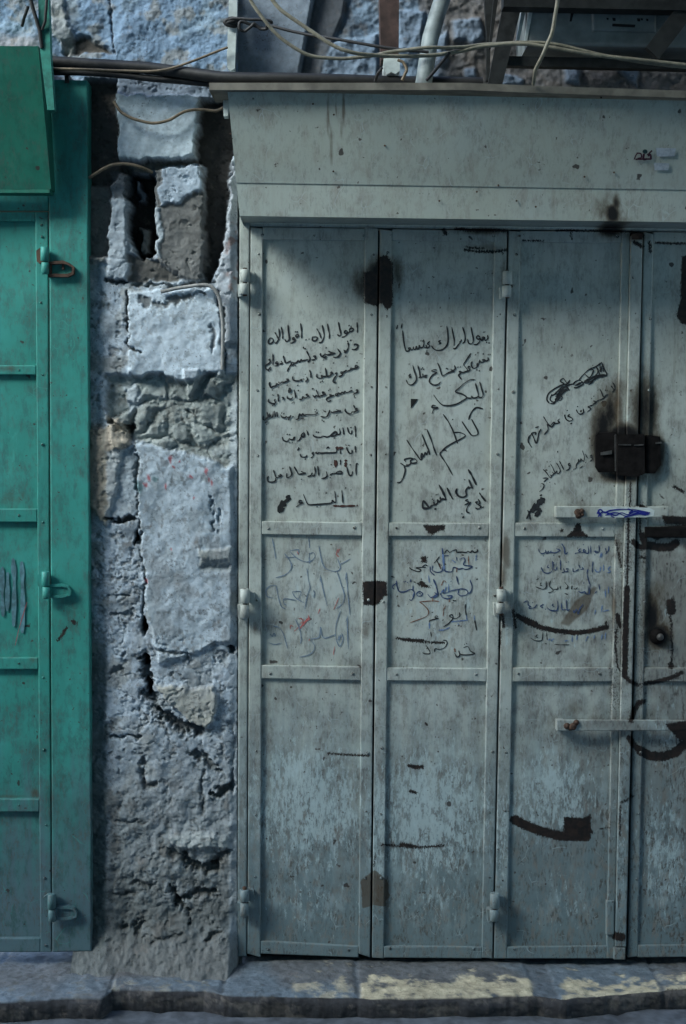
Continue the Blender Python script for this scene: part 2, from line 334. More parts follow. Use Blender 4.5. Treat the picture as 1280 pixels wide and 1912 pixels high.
def wear(px, py):
    barz = ss(1140, 1160, px+(py-430)*.022)*(1-ss(1222, 1236, px+(py-430)*.022))*ss(860, 960, py)*(1-.5*ss(1300, 1400, py))
    foot = ss(1700, 1775, py); hz = blobs(px, py, [(938, 1100, 14, 90, 1), (945, 480, 14, 60, .9), (1190, 440, 40, 16, 1), (1050, 432, 120, 8, .9), (690, 520, 16, 90, .7), (1250, 1000, 60, 40, 1), (1250, 1370, 50, 50, .8), (1225, 1180, 30, 60, .8), (1090, 1180, 60, 14, .8), (1075, 1545, 60, 30, .7)])
    ch = -6 + 4.6*np.clip(np.maximum(np.maximum(barz, .75*foot), hz), 0, 1) + 2.2*fbm(px, py, 26, 3, 501)*np.clip(barz+foot+hz, 0, 1)
    for P in CHIP_P:
        a = np.array(P); m = (px > a[:, 0].min()-14) & (px < a[:, 0].max()+14) & (py > a[:, 1].min()-14) & (py < a[:, 1].max()+14)
        if m.any(): ch[m] = np.maximum(ch[m], sd_poly(px[m], py[m], P))
    for P, r in CHIP_L:
        a = np.array(P); m = (px > a[:, 0].min()-24) & (px < a[:, 0].max()+24) & (py > a[:, 1].min()-24) & (py < a[:, 1].max()+24)
        if m.any(): ch[m] = np.maximum(ch[m], r - sd_line(px[m], py[m], P))
    gr = .12 + ss(1300, 1620, py)*.42 + .30*ss(930, 1230, px)*ss(900, 1200, py) + .15*ss(640, 1000, py) + .35*ss(1180, 1260, px)*ss(900, 1100, py)
    return {'chip': ch, 'soot': blobs(px, py, SOOT), 'brown': np.maximum(np.maximum(blobs(px, py, BROWN), .85*ss(-4, 6, sd_poly(px, py, L_(SMEAR)))), 1.25*ss(-2, 3, sd_poly(px+4*fbm(px, py, 9, 3, 77), py, L_('674,1642 688,1632 700,1624 722,1642 727,1670 719,1693 696,1690 676,1697')))), 'scuff': blobs(px, py, SCUFF), 'grime': gr}
GSOOT = [(60, 1030, 10, 10, .0)]
def gwear(px, py):
    z = np.full(px.shape, -12.0)
    for P, r in ((L_('108,1195 118,1182 124,1172'), 3.0), (L_('136,1160 140,1164'), 4.0)):
        z = np.maximum(z, r - sd_line(px, py, P))
    br = blobs(px, py, [(20, 940, 60, 30, .45), (20, 740, 50, 60, .3), (75, 985, 14, 60, .3), (60, 1230, 20, 14, .5), (62, 1480, 14, 16, .6), (20, 688, 60, 8, .5), (20, 952, 60, 8, .45), (20, 1228, 60, 6, .5), (20, 1487, 60, 6, .6)])
    return {'chip': z, 'soot': np.zeros(px.shape), 'brown': br, 'scuff': blobs(px, py, [(125, 700, 30, 300, .4), (20, 850, 50, 120, .5), (40, 560, 50, 120, .35), (130, 1300, 30, 200, .4)]), 'grime': .3*ss(1100, 1700, py)+.18}

# ------------------------------------------------------------------ ground
def road():
    gx = np.concatenate([[-30, -8, -3], np.linspace(-1.6, 1.8, 140), [3, 8, 30]]); gy = np.concatenate([[-40, -15, -8, -5, -3], np.linspace(-2, .05, 84)])
    X, Y = np.meshgrid(gx, gy, indexing='ij')
    near = (np.abs(X) < 1.7) & (Y > -1.9)
    Z = np.where(near, .008*fbm(X*100, Y*100, 22, 4, 5), 0)
    # large paving slabs with open joints
    jx = np.abs(((X+.2*np.floor(Y/.34)) % .62)-.31); jy = np.abs((Y % .34)-.17)
    Z -= np.where(near, .008*(1-ss(0, .014, .31-jx)) + .008*(1-ss(0, .014, .17-jy)), 0)
    o = obj('road', np.stack([X, Y, Z], -1), gridF(len(gx), len(gy)), M['road'], smooth=True); o['kind'] = 'structure'
road()
ZS = W(700, 1800, 0)[2]                                             # top of the kerb step at the shutters' foot
def kerb():
    fx = np.linspace(-70, 1350, 474)
    edge_y = np.interp(fx, [-70, 0, 60, 190, 210, 380, 420, 660, 700, 1000, 1045, 1235, 1350], [1872, 1870, 1866, 1862, 1848, 1848, 1858, 1862, 1864, 1858, 1862, 1848, 1843])
    edge_y = edge_y + 2.6*fbm(fx, 0*fx, 60, 3, 3) + .5*fbm(fx, 0*fx+9, 11, 2, 8)
    t = np.concatenate([np.linspace(0, 1, 66), [1.012, 1.022, 1.03, 1.035, 1.038, 1.04, 1.04, 1.038, 1.036, 1.034, 1.03, 1.026, 1.022, 1.018, 1.014, 1.01, 1.006, 1.0]])
    drop = np.concatenate([np.zeros(64), [.0008, .002, .0045, .008, .012, .016, .02, .025, .03, .035, .041, .047, .053, .059, .065, .071, .077, .083, .088, .092]])
    V = np.zeros((len(fx), len(t), 3)); COL = np.zeros((len(fx), len(t), 3))
    joints = [-40, 205, 412, 668, 1240]
    for i, x in enumerate(fx):
        A = WZ(x, edge_y[i], ZS); B = A.copy(); B[1] = .10
        V[i] = B + (A-B)*t[:, None]; V[i, :, 2] = ZS - drop
    X, Y = V[..., 0], V[..., 1]; n1 = fbm(X*100, Y*100, 9, 5, 11); n2 = fbm(X*100, Y*100, 2.2, 3, 13); n3 = fbm(X*100, Y*100, 26, 3, 15); n5 = fbm(X*100, Y*100, 3.2, 5, 17, .62)
    U = np.broadcast_to(fx[:, None], X.shape) + 5*n1
    j = np.min([np.abs(U-q)-.5 for q in joints] + [np.abs(U-1022)-19], axis=0); gap = 1-ss(0, 8, j)
    top = (drop < .003)[None, :]*np.ones(X.shape)
    V[..., 2] += top*(.006*n1 + .003*n2 + .008*n3 - .004*gap) - .02*gap*(1-top)*0
    fr = np.broadcast_to(drop[None, :], X.shape)*1000; q1 = fbm(X*1000, fr*2.2, 60, 5, 401, .6); q2 = fbm(X*1000, fr*2.2, 12, 4, 403, .6); V[..., 1] += (1-top)*(+.006*q1+.0025*q2 + .003*gap)
    px, py = PX(V)
    blue = np.array([.14, .18, .215]); brown = np.array([.15, .13, .115]); yel = np.array([.44, .40, .29]); grey = np.array([.13, .14, .15])
    COL[:] = blue
    f = ss(.0, .35, n3)[..., None]; COL = COL*(1-f) + grey*f
    nearedge = ss(1808, 1846, py)*top; wornf = np.zeros(X.shape)
    for x0, x1, s in ((665, 1000, 1.2), (1042, 1290, .95), (540, 665, .62), (200, 400, .42), (-60, 180, .2)):
        wornf = np.maximum(wornf, s*ss(x0-6, x0+14, px)*(1-ss(x1-14, x1+6, px)))
    wf = np.clip(ss(.22, .75, wornf*nearedge + .35*n1 - .2 + 1.3*n5), 0, 1)[..., None]
    wf = np.clip(wf*np.minimum(1, wornf[..., None]*1.1), 0, 1)
    COL = COL*(1-wf) + yel*wf
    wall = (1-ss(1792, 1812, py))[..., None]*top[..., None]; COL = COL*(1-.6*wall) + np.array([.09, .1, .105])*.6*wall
    COL = COL*(1-gap[..., None]*.8) + np.array([.115, .14, .165])*gap[..., None]*.8
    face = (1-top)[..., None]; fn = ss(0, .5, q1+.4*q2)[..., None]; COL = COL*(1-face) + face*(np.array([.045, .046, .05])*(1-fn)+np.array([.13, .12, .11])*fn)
    dst = (ss(165, 215, px)*(1-ss(420, 470, px))*(1-ss(1806, 1836, py)))[..., None]; COL = COL*(1-.85*dst) + np.array([.15, .145, .14])*.85*dst
    COL = COL*(1 + .55*np.clip(n5, -.6, .6))[..., None]; d = ss(.1, .4, n5)[..., None]*(1-wf); COL = COL*(1-.5*d)
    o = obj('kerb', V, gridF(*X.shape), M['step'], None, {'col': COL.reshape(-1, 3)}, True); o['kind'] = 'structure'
kerb()

# unseen blockers shading the shop front: the houses opposite and an added roof
def light_blockers():
    v = np.array([(-14, -4.75, -.2), (9, -4.75, -.2), (9, -4.75, 6.5), (-14, -4.75, 6.5), (-14, -8, -.2), (9, -8, -.2), (9, -8, 6.5), (-14, -8, 6.5)])
    F = [(0, 3, 2, 1), (0, 1, 5, 4), (1, 2, 6, 5), (2, 3, 7, 6), (3, 0, 4, 7), (4, 5, 6, 7)]
    o = obj('shade_front', v, F, M['bounce_wash']); o['kind'] = 'structure'  # unseen houses opposite, height set to shade the foot of the doors
    dx = SUN[0]/-SUN[1]; x0 = 1.2; v = []  # unseen roof added to dim the right side, edge along the sun's direction
    for z in (4.6, 4.75):
        for yy in (0.3, -4.75): v.append((x0+dx*(-yy), yy, z))
        for yy in (-4.75, 0.3): v.append((9, yy, z))
    o = obj('shade_roof', v, [(0, 1, 2, 3), (7, 6, 5, 4), (0, 4, 5, 1), (1, 5, 6, 2), (2, 6, 7, 3), (3, 7, 4, 0)], M['concrete']); o['kind'] = 'structure'
light_blockers()
# ------------------------------------------------------------------ the stone pier between the two shops
def pier():
    gx = np.arange(-70, 452, 1.6); gy = np.arange(-80, 1822, 1.6); x, y = np.meshgrid(gx, gy, indexing='ij')
    n60 = fbm(x, y, 60, 4, 1); n20 = fbm(x, y, 20, 4, 2); n7 = fbm(x, y, 7, 3, 3); n30 = fbm(x, y, 34, 5, 4, .6); n3 = fbm(x, y, 3.4, 2, 6)
    rg = 1-np.abs(fbm(x, y*1.25, 42, 5, 301, .55))*3.2; rg = np.clip(rg, 0, 1)**5*.8            # sharp crevices
    calm = (1-.8*ss(-8, 8, np.max([150-y, sd_poly(x, y, L_('240,548 410,540 415,700 242,700')), sd_poly(x, y, L_('254,830 436,860 436,1190 268,1190')), sd_poly(x, y, L_('218,178 370,178 360,296 222,296'))], axis=0)))*(1-.5*ss(1330, 1520, y)); pit = ss(.24, .44, fbm(x, y, 13, 4, 303, .6))*calm; rg = rg*calm                                            # knocked-out pits
    h = .009*n60 + (.0035*n20 + .0010*n7 + .0004*n3)*(.3+.7*calm) - .004*rg*ss(-.2, .3, n60) - .004*pit
    col = np.zeros(x.shape+(3,)); col[:] = (.47, .50, .56)
    wx = x + 7*n20 + 2.6*n7 + 1.2*n3; wy = y + 7*fbm(x, y, 20, 4, 22) + 2.6*fbm(x, y, 7, 3, 23) + 1.2*fbm(x, y, 3.4, 2, 24)
    brk = fbm(x, y, 16, 4, 305, .6); brk2 = fbm(x, y, 6, 3, 307, .6)
    def put_(m, c, k=1.0):
        m = (m*k)[..., None]; col[:] = col*(1-m) + np.array(c)*m
    def zone(s, c=None, dh=0.0, soft=3.5, k=1.0, rag=1.0):
        P = L_(s); sd = sd_poly(x+(wx-x)*rag, y+(wy-y)*rag, P); m = ss(-soft, soft, sd)
        if dh: h[:] += dh*m
        if c is not None: put_(m, c, k)
        return m
    def crack(s, wd, depth, c=(.05, .045, .04), k=1.0, soft=2.5):
        wv = wd*(.75+1.5*brk+.8*brk2)
        d = sd_line(wx+5*brk, wy+5*fbm(x, y, 15, 3, 309), L_(s)); m = 1-ss(wv-soft*.7, wv+soft*1.1, d); m = m*ss(-.45, -.1, brk+.15); h[:] -= depth*m*.8; put_(m, c, k*.95)
    # patchy whitewash everywhere: grey plaster and bare stone show through
    put_(ss(.02, .35, n30)*(.4+.6*calm), (.27, .285, .31), .7); put_(ss(.15, .4, fbm(x, y, 45, 5, 41))*(.4+.6*calm), (.31, .28, .25), .6)
    put_(ss(.12, .3, fbm(x, y, 9, 4, 43, .65))*(.35+.65*calm), (.20, .195, .20), .55); put_(pit, (.15, .135, .125), .6); put_(rg*ss(-.2, .3, n60), (.12, .11, .105), .55)
    # blue lime wash at the top
    t = 1-ss(140, 160, y); put_(t, (.19, .255, .35)); put_(t*ss(0, .4, fbm(x, y, 50, 5, 51)), (.26, .32, .39), .8); put_(t*ss(.1, .4, fbm(x, y, 26, 5, 52)), (.24, .22, .20), .7)
    h += t*(.010*n30)
    zone('-70,62 75,66 75,95 -70,100', (.36, .29, .26), 0, 10, .6)
    zone('118,78 150,62 195,84 208,100 120,102', (.09, .075, .065), -.02, 6)
    zone('90,-20 112,-20 140,98 128,104 96,60', (.33, .31, .29), .012, 4, .8)
    crack('206,-20 209,60 211,100', 1.5, .01, (.15, .15, .17))
    zone('110,-60 140,-60 150,30 128,60', (.22, .235, .25), 0, 8, .7)
    # hose's shadow painted as a dark band under it, and the recesses on both sides of the first block
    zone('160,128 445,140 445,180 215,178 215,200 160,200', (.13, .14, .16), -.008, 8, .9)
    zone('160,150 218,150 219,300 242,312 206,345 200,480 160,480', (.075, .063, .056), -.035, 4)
    zone('160,345 202,345 200,490 160,490', (.19, .17, .155), .014, 5, .9)
    zone('215,178 374,180 372,200 363,290 340,300 222,297', (.50, .54, .58), .022, 3, .95)
    zone('215,142 405,150 400,182 216,180', (.20, .225, .27), .008, 6, .85)  # dirty blue-grey, darkened as well for the hose's shadow
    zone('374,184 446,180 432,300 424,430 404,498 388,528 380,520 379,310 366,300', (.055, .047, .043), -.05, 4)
    zone('428,300 452,290 452,640 418,640 402,520 424,420', (.42, .42, .45), .012, 4, .9)
    put_(ss(.05, .4, fbm(x, y, 16, 4, 61))*(ss(415, 428, x))*ss(400, 430, y)*(1-ss(560, 600, y)), (.28, .14, .11), .7)
    zone('222,298 372,300 372,312 222,318', (.13, .115, .10), -.03, 3)
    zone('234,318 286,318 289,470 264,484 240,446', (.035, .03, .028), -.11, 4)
    zone('246,330 258,328 268,372 252,372', (.17, .18, .21), .05, 4); zone('252,420 272,425 276,470 258,470', (.16, .15, .14), .06, 4)
    zone('206,318 236,318 238,372 208,372', (.15, .15, .16), -.01, 5, .9)
    zone('202,372 238,372 240,524 202,524', (.40, .42, .46), .012, 4, .9)
    zone('287,308 374,305 379,372 388,500 372,528 340,522 292,486', (.17, .155, .145), .012, 4, .95)
    zone('299,310 370,306 378,352 360,366 342,372 330,384 314,382 298,386', (.46, .50, .57), .010, 2.5)
    zone('287,386 300,390 305,440 296,484 288,470', (.45, .47, .50), .006, 3)
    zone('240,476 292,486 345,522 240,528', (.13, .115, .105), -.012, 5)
    crack('196,524 238,527', 2.5, .025); crack('240,533 300,530 350,534 400,524', 3, .018, (.17, .17, .165))
    zone('240,548 300,540 398,536 411,580 415,702 392,690 372,712 358,742 350,745 345,714 322,706 300,694 262,704 242,694', (.56, .60, .66), .016, 3, .9)
    zone('344,690 372,690 366,712 356,748 350,748', (.48, .5, .55), .010, 2, 1, .3)
    crack('262,562 285,568 310,566 345,552 380,545', 5.5, .008, (.10, .095, .09), .9, 4); crack('239,545 240,600 242,650 262,662', 1.6, .02)
    crack('395,610 402,640 396,655', 3, .008, (.16, .15, .15), .8)
    crack('407,545 414,580 417,640 416,692', 2.4, .02, (.08, .08, .08))
    # rubble and mortar courses
    rz = zone('198,700 262,702 300,697 345,714 392,692 446,700 446,862 420,872 380,852 318,840 250,826 204,806', (.33, .335, .32), -.012, 5)
    rng = np.random.RandomState(4); sx = rng.uniform(190, 450, 22); sy = rng.uniform(690, 870, 22); sh = rng.uniform(-.010, .014, 22); sc = rng.uniform(.85, 1.15, 22)
    wwx = wx+14*fbm(x, y, 40, 3, 311); wwy = wy+14*fbm(x, y, 40, 3, 313)
    dd = np.stack([np.hypot((wwx-a), (wwy-b)*1.3) for a, b in zip(sx, sy)]); o2 = np.sort(dd, 0)[:2]; cid = dd.argmin(0); edge = o2[1]-o2[0]
    h += rz*(sh[cid]*ss(0, 9, edge) + .014*ss(0, 22, edge) - .012); col *= (1-rz[..., None]) + rz[..., None]*sc[cid][..., None]
    put_(rz*(1-ss(0, 3.0, edge))*ss(-.05, .25, fbm(x, y, 30, 4, 315)), (.06, .055, .05), .9); put_(rz*ss(.1, .4, brk), (.2, .19, .17), .6)
    zone('228,720 258,712 262,760 240,772', (.44, .46, .5), .004, 5, .7); crack('205,790 222,800 246,798', 6, .03, (.09, .065, .05))
    zone('160,806 205,790 222,776 236,806 244,828 226,846 218,905 196,985 160,940', (.36, .285, .225), .012, 4, .95)
    zone('196,776 226,784 240,830 214,842', (.44, .36, .29), .01, 4, .8)
    # the big whitewashed block
    zone('252,826 300,838 370,852 432,872 440,1190 300,1240 268,1100', (.47, .51, .56), .012, 4, .72)
    put_(ss(.08, .3, fbm(x, y, 24, 6, 331, .62))*ss(825, 850, y)*(1-ss(1180, 1240, y))*ss(250, 262, x), (.30, .315, .33), .6); put_(ss(.2, .34, fbm(x, y*.7, 8, 4, 333, .6))*ss(835, 850, y)*(1-ss(1220, 1260, y)), (.17, .165, .165), .6); put_(ss(.16, .32, fbm(x, y, 10, 5, 335, .62))*ss(545, 560, y)*(1-ss(690, 700, y)), (.27, .28, .29), .55)
    put_(ss(.0, .4, fbm(x, y, 30, 5, 71))*ss(980, 1050, y)*(1-ss(1290, 1350, y))*ss(262, 285, x), (.33, .34, .36), .75)
    crack('253,828 256,900 258,970', 2.6, .02, (.14, .14, .14), .9); crack('198,972 230,973 258,971', 3.2, .028)
    zone('200,842 250,842 254,966 200,966', (.41, .43, .46), .0, 5, .7)
    crack('259,972 262,1000 259,1030 268,1060 272,1072 266,1110 268,1160', 2.2, .02, (.1, .1, .1), .9)
    for cx, cy, a, b, dp in ((269, 1168, 8, 20, .10), (272, 1232, 7, 11, .09), (278, 1282, 5, 16, .07), (432, 1210, 7, 9, .05), (255, 1005, 4, 14, .03)):
        m = 1-ss(.6, 1.15, np.hypot((wx-cx)/a, (wy-cy)/b)); h -= dp*m; put_(m, (.012, .012, .014))
    crack('272,1240 279,1288 300,1328 334,1352 372,1364', 8, .035, (.06, .058, .06), .95, 5)
    zone('292,1276 340,1284 392,1280 408,1300 400,1345 384,1358 362,1352 338,1326 316,1312', (.40, .37, .33), .02, 3)
    zone('372,1028 432,1020 434,1052 375,1056', (.36, .34, .31), .008, 4, .8); zone('372,1044 432,1046 430,1064 376,1062', (.25, .25, .25), -.007, 5, .7)
    crack('395,930 398,990', 3, .012, (.2, .21, .23), .8); crack('408,950 410,990', 2, .01, (.22, .23, .25), .8)
    crack('200,1112 240,1116', 2, .012, (.12, .12, .12), .7); crack('205,1145 258,1150', 2, .012, (.14, .14, .14), .6); crack('206,1260 230,1250', 4, .014, (.1, .1, .1), .7)
    crack('205,1378 262,1374', 3, .02, (.1, .1, .1), .8); crack('300,1214 350,1222', 3, .012, (.16, .16, .16), .7)
    for cx, cy, r in ((322, 855, 4), (324, 872, 3), (385, 880, 4), (390, 895, 3), (278, 892, 4), (310, 910, 4), (272, 905, 3), (355, 888, 3), (398, 900, 4), (362, 928, 2.5), (318, 1025, 2), (272, 1082, 3.5), (334, 862, 2)):
        put_(1-ss(r*.4, r*1.3, np.hypot(wx-cx, (wy-cy)*.55)), (.42, .06, .07), .8)
    for cx, cy, r in ((260, 905, 9), (290, 895, 6), (262, 912, 6)): put_(1-ss(r*.4, r*1.4, np.hypot(wx-cx, wy-cy)), (.10, .19, .20), .7)
    # the worn foot
    lo = ss(1300, 1560, y+40*n60); put_(lo, (.20, .20, .195), .8); h += lo*(.013*n30 + .002*n20 - .003*rg - .002*pit); lo2 = ss(1560, 1700, y); put_(lo2*.75, (.125, .125, .12))
    put_(lo*ss(.05, .35, fbm(x, y, 22, 5, 81, .62)), (.30, .315, .33), .7*(1-.6*lo2)); put_(lo*ss(.1, .45, fbm(x, y, 30, 5, 83, .62)), (.14, .125, .115), .7); put_(lo*rg, (.09, .08, .075), .5); put_(lo*pit, (.08, .07, .065), .5)
    vs = fbm(x*3.2, y*.55, 40, 4, 88); put_(lo*(1-ss(1660, 1700, y))*ss(.1, .5, vs), (.40, .40, .42), .5)
    zone('318,1558 370,1552 425,1560 425,1580 360,1584 322,1578', (.44, .44, .43), .012, 5, .75)
    for s, wd, dp in (('320,1592 345,1596', 6, .02), ('345,1606 372,1622 405,1622', 9, .05), ('395,1612 425,1590', 6, .03), ('318,1662 340,1690 360,1712', 6, .035), ('336,1682 372,1668 400,1668', 7, .04), ('368,1408 395,1428 408,1440', 6, .03),
                      ('400,1486 420,1478 440,1470', 9, .045), ('268,1420 270,1460', 4, .03), ('275,1470 290,1462', 4, .02), ('215,1530 245,1534 275,1532', 2.5, .015), ('380,1440 376,1520', 2.5, .015), ('210,1668 228,1672 246,1670', 4, .02),
                      ('250,1650 290,1648', 4, .02), ('232,1730 262,1722 258,1745', 6, .03), ('275,1752 330,1748 345,1740', 3, .02), ('385,1752 400,1742 415,1736', 5, .025), ('436,1480 432,1440', 4, .03), ('430,1350 436,1400 434,1440', 3, .02)):
        crack(s, wd*.85, dp*.7, (.085, .078, .072), .8, 5)
    # dribbled strip beside the white jamb
    m = ss(424, 431, x)*ss(700, 760, y); put_(m, (.36, .38, .41), .6)
    # green overspray and painted post shadow beside the green post
    midm = ss(975, 1010, y)*(1-ss(1330, 1400, y)); put_(midm*ss(.0, .35, fbm(x, y, 50, 5, 321)), (.30, .30, .31), .6); h += midm*(-.004*rg)
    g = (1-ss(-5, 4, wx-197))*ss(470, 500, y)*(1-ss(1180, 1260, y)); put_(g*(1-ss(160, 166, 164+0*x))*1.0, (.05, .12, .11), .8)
    g2 = (1-ss(-5, 5, wx-199))*ss(1150, 1250, y); put_(g2, (.065, .09, .09), .8)  # green-grey paint, with the post's shadow put into the colour
    put_((1-ss(-6, 4, wx-192))*ss(780, 800, y)*(1-ss(940, 985, y)), (.30, .24, .19), .8)
    # foot spreads on to the kerb
    f = np.clip((y-1715)/90, 0, 1.2); h += .12*f**2 + f*.014*n30; put_(ss(1725, 1775, y), (.16, .155, .15), .75)
    sunk = (x < 150) & (y > 130); h = np.where(x < 150, h*ss(120, 160, x) + .0*h, h) if False else h
    e = ss(428, 442, x)*ss(280, 330, y); h = h*(1-.75*e) - .004*e; gapm = ss(442.5, 445, x+2*n7); h -= .03*gapm; put_(gapm, (.05, .045, .04), .8)
    V = W(x, y, 0); V[..., 1] = -h - .002
    F = gridF(len(gx), len(gy)); cx = x.ravel()[F].mean(1); cy = y.ravel()[F].mean(1); F = F[~((cx < 140) & (cy > 185))]
    used = np.unique(F); re = -np.ones(x.size, int); re[used] = np.arange(len(used))
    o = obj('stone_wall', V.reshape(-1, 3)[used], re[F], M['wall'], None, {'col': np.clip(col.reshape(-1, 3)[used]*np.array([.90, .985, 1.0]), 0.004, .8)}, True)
    tag(o, 'crumbling whitewashed stone pier between the green door and the pale shutters', 'wall')
pier()
def upper():
    gx = np.arange(430, 1340, 2.2); gy = np.arange(-90, 215, 2.2); x, y = np.meshgrid(gx, gy, indexing='ij')
    n20 = fbm(x, y, 24, 5, 101); n60 = fbm(x, y, 70, 4, 102); n7 = fbm(x, y, 7, 3, 103)
    wx = x+6*n20; wy = y+6*fbm(x, y, 22, 4, 104)
    col = np.zeros(x.shape+(3,)); col[:] = (.15, .21, .28)
    h = .012*n60+.010*n20+.003*n7
    def put_(m, c, k=1.0): m = (m*k)[..., None]; col[:] = col*(1-m)+np.array(c)*m
    put_(ss(.0, .35, n20), (.17, .18, .19), .7); put_(ss(.05, .4, fbm(x, y, 40, 5, 105)), (.10, .09, .085), .8)
    r = ss(800, 850, wx); put_(r, (.12, .108, .10), .85)
    for p in ('848,30 902,22 905,60 890,72 852,66', '868,120 892,118 896,138 872,140', '818,60 836,50 838,100 820,110', '1058,120 1090,118 1088,148 1062,146', '1160,120 1200,116 1196,150', '742,10 795,8 790,90 745,86', '935,128 985,140 980,152 932,152', '598,75 705,55 706,150 592,150'):
        m = ss(-5, 5, sd_poly(wx, wy, L_(p))); put_(m, (.165, .22, .29), .85); h += .015*m
    sm = ss(-3, 3, sd_poly(x, y, L_('400,-100 605,-100 583,0 556,150 550,240 400,240'))); put_(sm, (.20, .24, .285)); h = h*(1-sm*.9) + .045*sm
    put_(sm*ss(.1, .5, fbm(x*.8+y*.6, y, 60, 4, 107)), (.15, .175, .205), .7)
    s2 = ss(-3, 3, sd_poly(x, y, L_('607,-100 660,-100 640,20 600,120 590,240 556,240 558,150 585,0'))); put_(s2, (.10, .11, .125)); h = h*(1-s2*.7) + .015*s2
    V = W(x, y, 0); V[..., 1] = .06 - h
    o = obj('upper_wall', V, gridF(len(gx), len(gy)), M['wall'], None, {'col': np.clip(col.reshape(-1, 3), .004, .8)}, True)
    tag(o, 'bluish rough wall above the pale hood, behind the pipes and cables', 'wall')
upper()

# ------------------------------------------------------------------ small hardware shared by the doors
def rivet_mesh():
    mb = MB(); V = []; F = []
    rings = [(.0052, 0), (.0048, .0016), (.0032, .0028), (.0012, .0032)]
    for r, d in rings:
        for k in range(8): V.append((r*math.cos(k*math.pi/4), -d, r*math.sin(k*math.pi/4)))
    for i in range(3):
        for k in range(8): F.append((i*8+k, (i+1)*8+k, (i+1)*8+(k+1) % 8, i*8+(k+1) % 8))
    F.append(tuple(range(24, 32))); return V, F
RV = {}
def rivet(x, y, d, mat, parent):
    if mat.name not in RV:
        V, F = rivet_mesh(); o = obj('rivet', V, F, mat, None, None, True); RV[mat.name] = o
    else:
        o = RV[mat.name].copy(); C.objects.link(o)
    p = W(x, y, d); o.location = Vector(p.tolist())
    s = random.uniform(.6, .95); o.scale = (s, s*random.uniform(.7, 1), s)
    put(o, parent)
def barrel(mb, x, y0, y1, r, d, seg=14):
    A = W(x, y0, d); B = W(x, y1, d); dv = (B-A); L = np.linalg.norm(dv); dv /= L
    P = [A+dv*t for t in (0, .0012, L*.5, L-.0012, L)]
    tube(mb, P, [r*.8, r, r, r, r*.8], seg)
def hinge(x, y, parent, mat, side=1, d0=0.0, tilt=0):
    """two knuckles on a pin: the lower one strapped to the fixed side, the upper one bent over on to the leaf"""
    y += random.uniform(-1.5, 1.5); x += random.uniform(-.8, .8); ja, jb = random.uniform(-3, 3), random.uniform(-3, 3)
    mb = MB(); barrel(mb, x, y-24+ja, y+1, .0135, d0+.027); barrel(mb, x-1+jb*.4, y+3.5, y+26+jb, .0128, d0+.027)
    h = mb.build('hinge', mat, parent, wear)
    q = MB(); barrel(q, x, y-26, y+27, .006, d0+.027, 8); q.build('hinge_pin', M['rust'], h)
    a = MB(); prism(a, [(x-14*side, y+5), (x-5*side, y+4), (x-5*side, y+26), (x-13*side, y+28)], d0+.028, d0)
    prism(a, [(x+5*side, y-22), (x+17*side, y-19), (x+19*side, y-4), (x+15*side, y+2), (x+5*side, y-1)], d0+.014, d0)
    a.build('hinge_plate', mat, h, wear)
    return h

# ------------------------------------------------------------------ handwriting: strokes read off the photo
def strokes(name, mat, parent, txt, ox, oy, k, wid, d, kind=None):
    leaf = [q for q in LEAF if LEAF[q] is parent]; leaf = leaf[0] if leaf else None
    """thin pen lines lying on the metal: polylines in enlarged-photo units, offset (ox, oy), divided by k"""
    mb = MB(); n = 0
    for s in txt.split('|'):
        s = s.strip()
        if not s: continue
        wm = 1.0
        if s[0] == '*': wm = float(s[1:s.index(':')]); s = s[s.index(':')+1:]
        v = [float(q) for q in s.replace(',', ' ').split()]
        P = np.array(v).reshape(-1, 2)/k + np.array([ox, oy])
        if len(P) == 2 and np.linalg.norm(P[1]-P[0]) < 1.25: wm *= 1.45
        if len(P) == 1: P = np.r_[P-.55, P+.55]
        S = smooth_path(P, 6) if len(P) > 2 else np.linspace(P[0], P[-1], 7)
        T = np.gradient(S, axis=0); T /= np.linalg.norm(T, axis=1)[:, None]+1e-9; N = np.c_[-T[:, 1], T[:, 0]]
        m = len(S); t = np.linspace(0, 1, m)
        hw = .56*wid*wm*(.82+.18*np.sin(t*7+n)+.12*np.cos(t*15+2*n))*np.minimum(1, .55+np.minimum(t, 1-t)*m*.25)
        S = np.r_[[S[0]-T[0]*hw[0]*.7], S, [S[-1]+T[-1]*hw[-1]*.7]]; N = np.r_[[N[0]], N, [N[-1]]]; hw = np.r_[hw[0]*.45, hw, hw[-1]*.45]
        A = S+N*hw[:, None]; B = S-N*hw[:, None]; e = d+.0011+.000012*n
        if leaf:
            tt = np.where(A[:, 1] > 990, 3, 1); e = e+.0035*np.where(tt == 1, fbm(A[:, 0], A[:, 1], 120, 2, leaf*7+1), fbm(A[:, 0], A[:, 1], 120, 2, leaf*7+3))
        V = np.stack([W(A[:, 0], A[:, 1], e), W(B[:, 0], B[:, 1], e)], 1).reshape(-1, 3)
        mb.add(V, [(2*i, 2*i+1, 2*i+3, 2*i+2) for i in range(m+1)]); n += 1
    o = mb.build(name, mat, parent)
    return o

# ------------------------------------------------------------------ the pale folding shutters
JX = {'jl': (446.5, 443), 'jr': (465.5, 459.5),
      1: ((467.5, 461.5), (490, 486), (681, 669), (705.5, 690.5)), 2: ((709, 694), (732, 716), (923, 899), (946.5, 919)),
      3: ((950, 922), (972, 946), (1161, 1132), (1176.5, 1146.5)), 4: ((1202.5, 1172), (1220, 1190), (1420, 1390), (1440, 1412))}
